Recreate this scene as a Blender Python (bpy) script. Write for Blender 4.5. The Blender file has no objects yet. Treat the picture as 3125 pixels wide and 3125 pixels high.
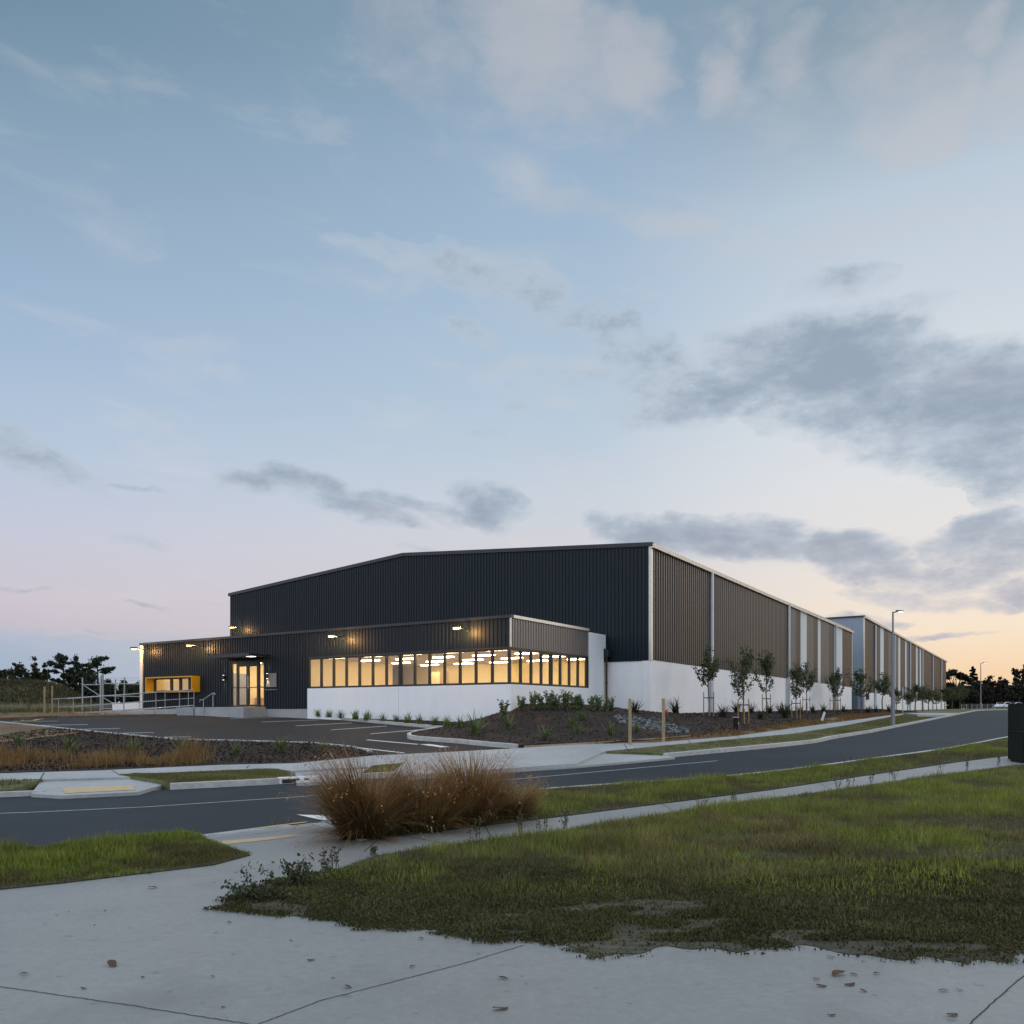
import bpy, bmesh, math, random
import numpy as np
from mathutils import Vector, Matrix
from mathutils.geometry import tessellate_polygon

SC = bpy.context.scene
COL = SC.collection
R = math.radians
rng = np.random.default_rng(7)
random.seed(7)

# ------------------------------------------------------------------ camera
F, CX, HY, EYE = 2507.0, 1562.5, 2172.0, 1.6      # focal length, centre column, eye-level row of a 3125 px frame
cam_d = bpy.data.cameras.new('camera')
cam = bpy.data.objects.new('camera', cam_d); COL.objects.link(cam)
cam.location = (0, 0, EYE); cam.rotation_euler = (R(90), 0, 0)
cam_d.sensor_width = 36; cam_d.lens = 36 * F / 3125.0
cam_d.shift_y = (HY - 1562.5) / 3125.0
cam_d.clip_start = 0.1; cam_d.clip_end = 4000
SC.camera = cam

# ------------------------------------------------------------------ terrain
_gy = np.array([-200, 0, 15, 18, 20, 24, 28, 32, 36, 40, 43, 46, 60, 100, 150, 250, 3000.])
_gz = np.array([0, 0, 0, .03, .08, .22, .42, .70, 1.0, 1.33, 1.52, 1.6, 1.68, 1.9, 2.2, 2.4, 2.4])
_ky = np.arange(-200, 400, .25)
_kz = np.interp(_ky, _gy, _gz)
_kz = np.convolve(np.pad(_kz, 6, mode='edge'), np.ones(13) / 13, mode='valid')
EX = np.array([.8382, -.5453]); EV = np.array([.5453, .8382]); ORG = np.array([-.07, 34.0])   # office corner and its two wall directions

def sm(t):
    t = np.clip(t, 0, 1); return t * t * (3 - 2 * t)
def to_local(X, Y):
    dx, dy = X - ORG[0], Y - ORG[1]
    return dx * EX[0] + dy * EX[1], dx * EV[0] + dy * EV[1]
def to_world(lx, ly):
    return ORG[0] + lx * EX[0] + ly * EV[0], ORG[1] + lx * EX[1] + ly * EV[1]
def gz(X, Y):
    X = np.asarray(X, float); Y = np.asarray(Y, float)
    g = np.interp(Y, _ky, _kz)
    lx, ly = to_local(X, Y)
    l2 = np.clip(ly, -25, 133)
    wall = 1.40 + .0065 * l2; kerb = .33 + .0155 * l2
    zr = wall + (kerb - wall) * sm((lx - 2.35) / 8.5)
    w = sm((ly + 6) / 14) * sm((lx + 20) / 15)
    return g * (1 - w) + zr * w
def ground(px, py, off=0.0, zf=None):
    """point of the sloping ground that a sight line meets first"""
    sx, sy = (px - CX) / F, (py - HY) / F
    Ys = 2.5 * np.power(1.01, np.arange(0, 520))
    z = (gz(sx * Ys, Ys) if zf is None else zf(sx * Ys, Ys)) + off
    h = EYE - sy * Ys - z
    k = np.argmax(h <= 0)
    if h[k] > 0: k = 430
    if k == 0: k = 1
    a, b = Ys[k - 1], Ys[k]
    for _ in range(30):
        m = .5 * (a + b)
        zz = float(gz(sx * m, m) if zf is None else zf(sx * m, m)) + off
        if EYE - sy * m - zz > 0: a = m
        else: b = m
    return sx * a, a
def P3(px, py, Y):
    return ((px - CX) / F * Y, Y, EYE + (HY - py) / F * Y)
def dens(pts, step=20.0, closed=True):
    out = []; n = len(pts)
    for i in range(n if closed else n - 1):
        a, b = pts[i], pts[(i + 1) % n]
        m = max(1, int(math.hypot(b[0] - a[0], b[1] - a[1]) / step))
        for k in range(m): out.append((a[0] + (b[0] - a[0]) * k / m, a[1] + (b[1] - a[1]) * k / m))
    if not closed: out.append(pts[-1])
    return out
def gpoly(pts, off=0.0, step=20.0, closed=True):
    return [ground(x, y, off) for x, y in dens(pts, step, closed)]

# ------------------------------------------------------------------ object helpers
def tag(o, label=None, cat=None, group=None, kind=None):
    if label: o['label'] = label
    if cat: o['category'] = cat
    if group: o['group'] = group
    if kind: o['kind'] = kind
    return o
def empty(name, loc, rz=0.0):
    o = bpy.data.objects.new(name, None); COL.objects.link(o)
    o.location = loc; o.rotation_euler = (0, 0, rz); o.empty_display_size = .2
    return o
def link(name, me, parent=None, mat=None):
    o = bpy.data.objects.new(name, me); COL.objects.link(o)
    if mat is not None and not me.materials: me.materials.append(mat)
    if parent is not None: o.parent = parent
    return o
def copy_tree(o, parent=None):
    c = o.copy(); COL.objects.link(c)
    if parent is not None: c.parent = parent
    for ch in o.children: copy_tree(ch, c)
    return c
def np_mesh(name, V, loops_per_face, idx, col=None, mat=None, smooth=False):
    """mesh from arrays; loops_per_face: array of polygon sizes, idx: flat vertex indices"""
    me = bpy.data.meshes.new(name)
    V = np.asarray(V, np.float32); idx = np.asarray(idx, np.int32); lp = np.asarray(loops_per_face, np.int32)
    me.vertices.add(len(V)); me.vertices.foreach_set('co', V.ravel())
    me.loops.add(len(idx)); me.loops.foreach_set('vertex_index', idx)
    me.polygons.add(len(lp))
    st = np.concatenate([[0], np.cumsum(lp)[:-1]]).astype(np.int32)
    me.polygons.foreach_set('loop_start', st)
    try: me.polygons.foreach_set('loop_total', lp)
    except Exception: pass
    if smooth: me.polygons.foreach_set('use_smooth', np.ones(len(lp), bool))
    if col is not None:
        a = me.color_attributes.new('col', 'FLOAT_COLOR', 'POINT')
        c = np.ones((len(V), 4), np.float32); c[:, :3] = col
        a.data.foreach_set('color', c.ravel())
    me.update(calc_edges=True); me.validate()
    if mat: me.materials.append(mat)
    return me

class MB:
    """collects solid pieces and builds them as ONE mesh object"""
    def __init__(s): s.v = []; s.f = []
    def add(s, vs, fs):
        b = len(s.v); s.v += [tuple(map(float, p)) for p in vs]; s.f += [tuple(b + i for i in f) for f in fs]
    def box(s, x0, x1, y0, y1, z0, z1):
        s.add([(x0, y0, z0), (x1, y0, z0), (x1, y1, z0), (x0, y1, z0), (x0, y0, z1), (x1, y0, z1), (x1, y1, z1), (x0, y1, z1)],
              [(3, 2, 1, 0), (4, 5, 6, 7), (0, 1, 5, 4), (1, 2, 6, 5), (2, 3, 7, 6), (3, 0, 4, 7)])
    def hexa(s, p):
        s.add(p, [(3, 2, 1, 0), (4, 5, 6, 7), (0, 1, 5, 4), (1, 2, 6, 5), (2, 3, 7, 6), (3, 0, 4, 7)])
    def quad(s, a, b, c, d): s.add([a, b, c, d], [(0, 1, 2, 3)])
    def tube(s, pts, r, n=10, cap=True):
        pts = [Vector(p) for p in pts]; rr = r if isinstance(r, (list, tuple)) else [r] * len(pts)
        rings = []
        for i, p in enumerate(pts):
            d = (pts[min(i + 1, len(pts) - 1)] - pts[max(i - 1, 0)]).normalized()
            up = Vector((0, 0, 1)) if abs(d.z) < .9 else Vector((1, 0, 0))
            a = d.cross(up).normalized(); b = d.cross(a).normalized()
            rings.append([p + a * (rr[i] * math.cos(2 * math.pi * k / n)) + b * (rr[i] * math.sin(2 * math.pi * k / n)) for k in range(n)])
        base = len(s.v)
        for ring in rings: s.v += [tuple(q) for q in ring]
        for i in range(len(rings) - 1):
            for k in range(n):
                a0 = base + i * n + k; a1 = base + i * n + (k + 1) % n
                s.f.append((a0, a1, a1 + n, a0 + n))
        if cap:
            s.f.append(tuple(base + k for k in range(n))[::-1]); s.f.append(tuple(base + (len(rings) - 1) * n + k for k in range(n)))
    def prism(s, prof, axis, a0, a1):
        """closed 2D profile extruded; axis 'x': profile in (y,z); 'y': (x,z); 'z': (x,y)"""
        n = len(prof); V = []
        for a in (a0, a1):
            for u, w in prof: V.append({'x': (a, u, w), 'y': (u, a, w), 'z': (u, w, a)}[axis])
        s.add(V, [tuple(range(n))[::-1], tuple(range(n, 2 * n))] + [(i, (i + 1) % n, n + (i + 1) % n, n + i) for i in range(n)])
    def build(s, name, mat, parent=None, smooth=False, bevel=0.0):
        me = bpy.data.meshes.new(name); me.from_pydata(s.v, [], s.f)
        bm = bmesh.new(); bm.from_mesh(me); bmesh.ops.recalc_face_normals(bm, faces=bm.faces)
        if bevel:
            bmesh.ops.bevel(bm, geom=[e for e in bm.edges if e.is_manifold and e.calc_face_angle(0) > .6], offset=bevel, segments=2, affect='EDGES', profile=.6)
        bm.to_mesh(me); bm.free()
        if smooth: me.polygons.foreach_set('use_smooth', [True] * len(me.polygons))
        me.update(); o = link(name, me, parent, mat)
        return o

def sheet(name, poly, off, mat, depth=.25, grid=1.0, zf=None, kind='structure', jitter=0):
    """ground-hugging slab: XY outline laid on the terrain, cut on a regular grid, with side faces going down"""
    zf = zf or gz
    P = [Vector((p[0], p[1], 0)) for p in poly]
    Q = [P[0]]
    for p in P[1:]:
        if (p - Q[-1]).length > 1e-4: Q.append(p)
    if (Q[0] - Q[-1]).length < 1e-4: Q.pop()
    tris = tessellate_polygon([Q])
    bm = bmesh.new(); vs = [bm.verts.new(p) for p in Q]
    for t in tris:
        try: bm.faces.new([vs[i] for i in t])
        except ValueError: pass
    xs = [p.x for p in Q]; ys = [p.y for p in Q]
    if grid:
        for ax, lo, hi in ((0, min(xs), max(xs)), (1, min(ys), max(ys))):
            k = math.floor(lo / grid) + 1
            while k * grid < hi:
                co = [0, 0, 0]; no = [0, 0, 0]; co[ax] = k * grid; no[ax] = 1
                bmesh.ops.bisect_plane(bm, geom=bm.verts[:] + bm.edges[:] + bm.faces[:], plane_co=co, plane_no=no, dist=1e-5)
                k += 1
    co = np.array([v.co[:] for v in bm.verts])
    z = zf(co[:, 0], co[:, 1]) + off
    for v, q in zip(bm.verts, z): v.co.z = q
    bmesh.ops.recalc_face_normals(bm, faces=bm.faces)
    bm.normal_update()
    if sum(f.normal.z for f in bm.faces) < 0: bmesh.ops.reverse_faces(bm, faces=bm.faces)
    if depth:
        for e in [e for e in bm.edges if e.is_boundary]:
            a, b = e.verts; l = e.link_loops[0]
            if l.vert is not a: a, b = b, a
            c = bm.verts.new(b.co - Vector((0, 0, depth))); d = bm.verts.new(a.co - Vector((0, 0, depth)))
            bm.faces.new((b, a, d, c))
    me = bpy.data.meshes.new(name); bm.to_mesh(me); bm.free()
    o = link(name, me, None, mat)
    if kind: o['kind'] = kind
    return o

def ribbon(name, line, width, off, mat, depth=.0, side=0, kind='structure', zf=None):
    """strip of constant width along a line of XY points (side -1/0/1: which side of the line it lies on)"""
    L = np.array(line, float); T = np.gradient(L, axis=0); T /= np.linalg.norm(T, axis=1)[:, None] + 1e-9
    N = np.stack([-T[:, 1], T[:, 0]], 1)
    a, b = {0: (-.5, .5), 1: (0, 1), -1: (-1, 0)}[side]
    A = L + N * a * width; B = L + N * b * width
    return sheet(name, [tuple(p) for p in A] + [tuple(p) for p in B[::-1]], off, mat, depth, grid=1.0, kind=kind, zf=zf)

# ------------------------------------------------------------------ materials
def lin(*c):
    return tuple(((x / 255) / 12.92 if x / 255 <= .04045 else ((x / 255 + .055) / 1.055) ** 2.4) for x in c)
def edge_dist(poly, X, Y):
    P = np.array(poly, float); Q = np.roll(P, -1, 0); out = np.full(len(X), 1e9)
    for a, b in zip(P, Q):
        d = b - a; L2 = (d * d).sum() + 1e-12; t = np.clip(((X - a[0]) * d[0] + (Y - a[1]) * d[1]) / L2, 0, 1)
        out = np.minimum(out, np.hypot(X - a[0] - t * d[0], Y - a[1] - t * d[1]))
    return out
def new_mat(name):
    m = bpy.data.materials.new(name); m.use_nodes = True
    nt = m.node_tree; b = nt.nodes['Principled BSDF']
    return m, nt, b
def mat(name, base, rough=.6, metal=0.0, var=.0, scale=3.0, var2=.0, scale2=.4, bump=0.0, bscale=40.0, spec=.5, tint=None, stretch=None, spots=0):
    """principled surface whose colour wanders by fine (var) and broad (var2) noise, with optional fine bump"""
    m, nt, b = new_mat(name); N = nt.nodes; L = nt.links
    b.inputs['Roughness'].default_value = rough; b.inputs['Metallic'].default_value = metal
    b.inputs['Specular IOR Level'].default_value = spec
    b.inputs['Base Color'].default_value = (*base, 1)
    tc = N.new('ShaderNodeTexCoord'); src = tc.outputs['Object']
    if stretch:
        mp = N.new('ShaderNodeMapping'); mp.inputs['Scale'].default_value = stretch; L.new(src, mp.inputs[0]); src = mp.outputs[0]
    last = None
    if var or var2:
        rgb = N.new('ShaderNodeRGB'); rgb.outputs[0].default_value = (*base, 1); last = rgb.outputs[0]
        for v, s in ((var, scale), (var2, scale2)):
            if not v: continue
            nz = N.new('ShaderNodeTexNoise'); nz.inputs['Scale'].default_value = s; nz.inputs['Detail'].default_value = 6; nz.inputs['Roughness'].default_value = .65
            L.new(src, nz.inputs['Vector'])
            mr = N.new('ShaderNodeMapRange'); mr.inputs[1].default_value = .3; mr.inputs[2].default_value = .7
            mr.inputs[3].default_value = 1 - v; mr.inputs[4].default_value = 1 + v; L.new(nz.outputs[0], mr.inputs[0])
            mx = N.new('ShaderNodeMix'); mx.data_type = 'RGBA'; mx.blend_type = 'MULTIPLY'; mx.inputs[0].default_value = 1
            L.new(last, mx.inputs[6]); L.new(mr.outputs[0], mx.inputs[7]); last = mx.outputs[2]
        if tint:
            nz = N.new('ShaderNodeTexNoise'); nz.inputs['Scale'].default_value = tint[1]; nz.inputs['Detail'].default_value = 5; L.new(src, nz.inputs['Vector'])
            mr = N.new('ShaderNodeMapRange'); mr.inputs[1].default_value = tint[2]; mr.inputs[2].default_value = tint[3]; L.new(nz.outputs[0], mr.inputs[0])
            mx = N.new('ShaderNodeMix'); mx.data_type = 'RGBA'; L.new(mr.outputs[0], mx.inputs[0]); L.new(last, mx.inputs[6]); mx.inputs[7].default_value = (*tint[0], 1); last = mx.outputs[2]
        if spots:
            for s_, lo, hi in ((9.0, .66, .72), (38.0, .70, .74)):
                nz = N.new('ShaderNodeTexNoise'); nz.inputs['Scale'].default_value = s_; nz.inputs['Detail'].default_value = 3; L.new(src, nz.inputs['Vector'])
                mr = N.new('ShaderNodeMapRange'); mr.inputs[1].default_value = lo; mr.inputs[2].default_value = hi; mr.inputs[3].default_value = 1; mr.inputs[4].default_value = spots; L.new(nz.outputs[0], mr.inputs[0])
                mx = N.new('ShaderNodeMix'); mx.data_type = 'RGBA'; mx.blend_type = 'MULTIPLY'; mx.inputs[0].default_value = 1; L.new(last, mx.inputs[6]); L.new(mr.outputs[0], mx.inputs[7]); last = mx.outputs[2]
        L.new(last, b.inputs['Base Color'])
    if bump:
        nb = N.new('ShaderNodeTexNoise'); nb.inputs['Scale'].default_value = bscale; nb.inputs['Detail'].default_value = 5; L.new(src, nb.inputs['Vector'])
        bp = N.new('ShaderNodeBump'); bp.inputs['Strength'].default_value = bump; bp.inputs['Distance'].default_value = .02
        L.new(nb.outputs[0], bp.inputs['Height']); L.new(bp.outputs[0], b.inputs['Normal'])
    return m
def leaf_mat(name, trans=.3, rough=.55):
    m, nt, b = new_mat(name); N = nt.nodes; L = nt.links
    at = N.new('ShaderNodeAttribute'); at.attribute_name = 'col'
    L.new(at.outputs['Color'], b.inputs['Base Color']); b.inputs['Roughness'].default_value = rough
    b.inputs['Specular IOR Level'].default_value = .25
    tr = N.new('ShaderNodeBsdfTranslucent'); L.new(at.outputs['Color'], tr.inputs[0])
    mx = N.new('ShaderNodeMixShader'); mx.inputs[0].default_value = trans
    L.new(b.outputs[0], mx.inputs[1]); L.new(tr.outputs[0], mx.inputs[2]); L.new(mx.outputs[0], N['Material Output'].inputs[0])
    return m
def emit_mat(name, col, strength):
    m, nt, b = new_mat(name)
    b.inputs['Base Color'].default_value = (.8, .8, .8, 1)
    b.inputs['Emission Color'].default_value = (*col, 1); b.inputs['Emission Strength'].default_value = strength
    return m
def glass_mat(name, tint=(1, 1, 1), refl=.5):
    m, nt, b = new_mat(name); N = nt.nodes; L = nt.links
    N.remove(b)
    tr = N.new('ShaderNodeBsdfTransparent'); tr.inputs[0].default_value = (*tint, 1)
    gl = N.new('ShaderNodeBsdfGlossy'); gl.inputs['Roughness'].default_value = .02; gl.inputs[0].default_value = (.9, .95, 1, 1)
    lw = N.new('ShaderNodeLayerWeight'); lw.inputs[0].default_value = .5
    pw = N.new('ShaderNodeMath'); pw.operation = 'POWER'; pw.inputs[1].default_value = 4; L.new(lw.outputs['Facing'], pw.inputs[0])
    mu = N.new('ShaderNodeMath'); mu.operation = 'MULTIPLY_ADD'; mu.inputs[1].default_value = .6 * refl; mu.inputs[2].default_value = .035 * refl; L.new(pw.outputs[0], mu.inputs[0])
    mx = N.new('ShaderNodeMixShader'); L.new(mu.outputs[0], mx.inputs[0]); L.new(tr.outputs[0], mx.inputs[1]); L.new(gl.outputs[0], mx.inputs[2])
    L.new(mx.outputs[0], N['Material Output'].inputs[0])
    return m

M = {}
M['asphalt'] = mat('asphalt', (.019, .026, .033), .72, var=.35, scale=60, var2=.28, scale2=.35, bump=.35, bscale=120, spec=.25)
M['carpark'] = mat('car_park_asphalt', (.024, .024, .025), .75, var=.3, scale=50, var2=.3, scale2=.25, bump=.35, bscale=110, spec=.25)
M['concrete'] = mat('concrete', (.34, .35, .35), .6, var=.12, scale=9, var2=.16, scale2=.6, bump=.2, bscale=60)
M['path'] = mat('path_concrete', (.235, .236, .226), .48, var=.10, scale=14, var2=.10, scale2=.5, bump=.3, bscale=70, tint=((.15, .152, .142), .8, .52, .82), spec=.55, spots=.72)
M['kerb'] = mat('kerb_concrete', (.44, .44, .42), .75, var=.2, scale=6, var2=.15, scale2=.8, bump=.2)
M['white_wall'] = mat('white_precast', (.84, .85, .86), .55, var=.03, scale=1.2, var2=.05, scale2=.25, stretch=(1, 1, .4))
M['dark_clad'] = mat('dark_cladding', (.0058, .0122, .0185), .48, var=.12, scale=1.5, stretch=(6, 6, .15), spec=.28)
M['bronze'] = mat('bronze_cladding', (.086, .077, .066), .34, metal=.75, var=.05, scale=1.2, stretch=(3, 3, .08))
M['bronze_brown'] = mat('brown_cladding', (.088, .068, .052), .34, metal=.75, var=.06, scale=1.2, stretch=(3, 3, .08))
M['bronze_grey'] = mat('taupe_cladding', (.15, .138, .124), .36, metal=.6, var=.05, scale=1.2, stretch=(3, 3, .08))
M['pale_strip'] = mat('pale_translucent_sheet', (.74, .75, .73), .45, var=.05, scale=2, stretch=(2, 2, .1))
M['trim'] = mat('pale_metal_trim', (.60, .57, .52), .4, metal=.5, var=.08, scale=3)
M['trim_dark'] = mat('dark_metal_trim', (.02, .023, .027), .4, metal=.2)
M['frame'] = mat('black_frame', (.018, .015, .014), .45)
M['galv'] = mat('galvanised_steel', (.36, .375, .38), .42, metal=.6, var=.12, scale=8)
M['pole'] = mat('galvanised_pole', (.25, .26, .27), .5, metal=.4, var=.08, scale=3)
M['pipe'] = mat('grey_downpipe', (.52, .54, .56), .4, metal=.25, var=.06, scale=3)
M['greyblue'] = mat('grey_blue_wall', (.27, .32, .38), .55, var=.06, scale=1.0, stretch=(2, 2, .2))
M['yellow'] = mat('yellow_panel', (.72, .36, .012), .4, var=.05, scale=2)
M['roof'] = mat('roof_sheet', (.32, .33, .33), .5, metal=.3)
M['interior'] = mat('interior_wall', (.84, .68, .37), .8, var=.03, scale=1)
M['interior_dim'] = mat('interior_partition', (.27, .28, .33), .6, var=.1, scale=3)
M['ceiling'] = mat('ceiling_tile', (.62, .56, .46), .85, var=.03, scale=2)
M['floor_in'] = mat('interior_floor', (.35, .27, .17), .6, var=.1, scale=3)
M['wood_in'] = mat('timber_counter', (.42, .24, .08), .5, var=.25, scale=6, stretch=(1, 1, 5))
M['glass'] = glass_mat('window_glass', refl=.9)
M['panel_light'] = emit_mat('ceiling_panel_light', (1, .80, .49), 27)
M['lamp_lens'] = emit_mat('lit_lamp_lens', (1, .58, .19), 3.6)
M['sconce_lens'] = emit_mat('lit_sconce_lens', (1, .78, .48), 5)
M['street_lens'] = emit_mat('street_lamp_lens', (1, .93, .82), 3)
M['white_paint'] = mat('white_road_paint', (.72, .72, .70), .7, var=.15, scale=8)
M['old_paint'] = mat('worn_road_paint', (.36, .37, .37), .7, var=.3, scale=8)
M['yellow_paint'] = mat('yellow_road_paint', (.58, .42, .12), .7, var=.2, scale=8)
M['tactile'] = mat('tactile_paving', (.50, .37, .20), .7, var=.15, scale=7)
M['mulch'] = mat('bark_mulch', (.017, .0115, .0085), .95, var=.7, scale=14, var2=.3, scale2=1.2, bump=1.0, bscale=22, tint=((.055, .024, .013), .7, .50, .70))
M['dirt'] = mat('bare_soil', (.13, .072, .036), .95, var=.45, scale=6, var2=.35, scale2=.6, bump=.8, bscale=18, tint=((.15, .13, .065), 1.1, .48, .62))
M['soil_dark'] = mat('dark_soil', (.035, .032, .018), .95, var=.5, scale=7, var2=.4, scale2=.9, bump=.8, bscale=20)
M['verge_soil'] = mat('turf_soil', (.10, .105, .045), .95, var=.4, scale=9, var2=.35, scale2=1.0, bump=.6, bscale=30, tint=((.16, .14, .07), 1.6, .5, .65))
M['field'] = mat('rough_field', (.085, .095, .035), .95, var=.4, scale=2, var2=.35, scale2=.12, bump=.6, bscale=4, tint=((.22, .19, .10), .2, .5, .62))
M['timber'] = mat('round_timber', (.33, .25, .145), .8, var=.25, scale=5, stretch=(3, 3, .6), bump=.3)
M['stake'] = mat('stake_timber', (.36, .22, .10), .8, var=.25, scale=6, stretch=(2, 2, .5))
M['stake_dark'] = mat('dark_tie', (.02, .02, .02), .7)
M['bark'] = mat('tree_bark', (.12, .09, .065), .9, var=.3, scale=8, bump=.4)
M['bark_dark'] = mat('dark_bark', (.055, .042, .034), .9, var=.3, scale=4, bump=.4)
M['cabinet'] = mat('dark_green_cabinet', (.003, .008, .0065), .6, var=.15, scale=2, spec=.25)
M['red'] = mat('red_paint', (.45, .03, .02), .4)
M['white_plastic'] = mat('white_plastic', (.75, .75, .73), .4)
M['car_white'] = mat('white_car_paint', (.75, .76, .78), .25)
M['car_glass'] = mat('dark_car_glass', (.012, .014, .018), .08)
M['tyre'] = mat('tyre_rubber', (.012, .012, .012), .8)
M['steel'] = mat('brushed_steel', (.62, .62, .62), .25, metal=.8)
M['near_soil'] = mat('near_soil', (.055, .050, .030), .95, var=.5, scale=7, var2=.35, scale2=1.2, bump=.8, bscale=20, stretch=(.5, 1.2, 1), tint=((.12, .11, .085), 3.2, .60, .72))
M['rock1'] = mat('grey_stone', (.16, .17, .172), .8, var=.3, scale=5, bump=.4, bscale=12)
M['rock2'] = mat('blue_grey_stone', (.06, .078, .08), .8, var=.3, scale=5, bump=.4, bscale=12)
M['leaf'] = leaf_mat('foliage')
M['grass'] = leaf_mat('grass_blades', .25, .6)
M['dead_leaf'] = mat('dead_leaf', (.07, .04, .022), .8, var=.3, scale=20)
# ------------------------------------------------------------------ dusk sky
W = bpy.data.worlds.new('World'); SC.world = W; W.use_nodes = True
wt = W.node_tree; WN = wt.nodes; WL = wt.links; WN.clear()
class E:
    """a float socket or number with arithmetic that adds Math nodes"""
    def __init__(s, v): s.v = v
    def plug(s, inp):
        if isinstance(s.v, (int, float)): inp.default_value = s.v
        else: WL.new(s.v, inp)
    def op(s, o, *r, clamp=False):
        n = WN.new('ShaderNodeMath'); n.operation = o; n.use_clamp = clamp
        s.plug(n.inputs[0])
        for i, q in enumerate(r): (q if isinstance(q, E) else E(q)).plug(n.inputs[i + 1])
        return E(n.outputs[0])
    def __add__(s, o): return s.op('ADD', o)
    def __sub__(s, o): return s.op('SUBTRACT', o)
    def __mul__(s, o): return s.op('MULTIPLY', o)
    __radd__ = __add__; __rmul__ = __mul__
    def map(s, a, b, c=0., d=1., smooth=True):
        n = WN.new('ShaderNodeMapRange'); n.interpolation_type = 'SMOOTHSTEP' if smooth else 'LINEAR'
        s.plug(n.inputs[0])
        for i, q in enumerate((a, b, c, d)): n.inputs[i + 1].default_value = q
        return E(n.outputs[0])
tc = WN.new('ShaderNodeTexCoord'); sp = WN.new('ShaderNodeSeparateXYZ'); WL.new(tc.outputs['Generated'], sp.inputs[0])
sx, sy, sz = (E(o) for o in sp.outputs)
AZ = sx.op('ARCTAN2', sy); EL = sz.op('ARCSINE')
def azel(px, py):
    x = (px - CX) / F; v = (HY - py) / F
    return math.atan(x), math.atan(v / math.hypot(1, x))
def wnoise(vec, scale, detail=6, rough=.55, dist=0.0):
    n = WN.new('ShaderNodeTexNoise'); n.inputs['Scale'].default_value = scale; n.inputs['Detail'].default_value = detail
    n.inputs['Roughness'].default_value = rough; n.inputs['Distortion'].default_value = dist
    WL.new(vec, n.inputs['Vector']); return n
def cvec(a, b, c=0.0):
    n = WN.new('ShaderNodeCombineXYZ')
    for i, q in enumerate((a, b, c)): (q if isinstance(q, E) else E(q)).plug(n.inputs[i])
    return n.outputs[0]
def ramp(fac, stops):
    n = WN.new('ShaderNodeValToRGB'); fac.plug(n.inputs[0]); cr = n.color_ramp
    while len(cr.elements) < len(stops): cr.elements.new(.5)
    for e, (p, c) in zip(cr.elements, stops): e.position = p / 60.0; e.color = (*lin(*c), 1)
    return n.outputs[0]
def mixc(f, a, b, mode='MIX'):
    n = WN.new('ShaderNodeMix'); n.data_type = 'RGBA'; n.blend_type = mode
    f = f if isinstance(f, E) else E(f); f.plug(n.inputs[0])
    for i, q in ((6, a), (7, b)):
        if isinstance(q, tuple): n.inputs[i].default_value = (*q, 1)
        else: WL.new(q, n.inputs[i])
    return n.outputs[2]
elf = EL * (180 / math.pi / 60.0)
wob = E(wnoise(cvec(AZ * 3.0, EL * 9.0), 1.6, 4).outputs[0])
elw = elf + (wob - .5) * .012
LEFT = [(0, (160, 178, 202)), (2.4, (163, 181, 204)), (4.3, (172, 186, 206)), (5.2, (200, 193, 205)), (7.0, (208, 201, 211)), (10.6, (200, 204, 221)), (15.5, (184, 201, 222)), (22, (163, 187, 214)), (30, (141, 167, 191)), (37, (112, 142, 164)), (60, (92, 120, 146))]
MID = [(0, (212, 205, 205)), (6, (214, 206, 208)), (11.8, (212, 213, 220)), (14.3, (204, 212, 223)), (19, (188, 205, 221)), (25.6, (172, 195, 217)), (34, (155, 180, 205)), (41, (132, 157, 178)), (60, (98, 126, 152))]
RIGHT = [(0, (241, 200, 156)), (2, (244, 212, 172)), (3.4, (246, 221, 190)), (5.2, (247, 230, 208)), (7.8, (242, 231, 219)), (10.8, (232, 228, 226)), (15.5, (225, 229, 233)), (22, (212, 220, 229)), (30, (190, 205, 219)), (37, (140, 161, 177)), (60, (105, 131, 155))]
SUN_AZ = R(36)
sdir = (AZ - SUN_AZ).op('COSINE')
base = mixc(sdir.map(.36, .82, smooth=False), ramp(elw, LEFT), ramp(elf, MID))
base = mixc(sdir.map(.84, 1.0), base, ramp(elf, RIGHT))
# physically based low-sun sky, blended in for the hue drift of the upper sky
sky = WN.new('ShaderNodeTexSky'); sky.sky_type = 'NISHITA'; sky.sun_disc = False
sky.sun_elevation = R(1.5); sky.sun_rotation = SUN_AZ; sky.altitude = 0; sky.air_density = 1.2; sky.dust_density = 1.5; sky.ozone_density = 1.5
nsc = WN.new('ShaderNodeVectorMath'); nsc.operation = 'SCALE'; WL.new(sky.outputs[0], nsc.inputs[0]); nsc.inputs[3].default_value = .10
base = mixc(.03, base, nsc.outputs[0])

# clouds: soft ellipses in azimuth and elevation, broken up by noise
wx = wnoise(cvec(AZ * 1.0, EL * 1.6), 9.0, 5)
wsep = WN.new('ShaderNodeSeparateXYZ'); WL.new(wx.outputs['Color'], wsep.inputs[0])
AZw = AZ + (E(wsep.outputs[0]) - .5) * .11
ELw = EL + (E(wsep.outputs[1]) - .5) * .055
def blob(px, py, rx, ry, rot=0.0, s=1.0):
    a0, e0 = azel(px, py)
    ra, re = rx / F * .80, ry / F * .88
    da = AZw - a0; de = ELw - e0
    c, sn = math.cos(R(rot)), math.sin(R(rot))
    u = (da * c + de * sn) * (1 / ra); v = (de * c - da * sn) * (1 / re)
    r2 = u * u + v * v
    return (E(1.0) - r2).op('MAXIMUM', 0.0) * s
def field(blobs):
    out = None
    for b in blobs:
        q = blob(*b); out = q if out is None else out.op('MAXIMUM', q)
    return out
fine = E(wnoise(cvec(AZ * 1.0, EL * 2.0), 15.0, 9, .66).outputs[0])
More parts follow.
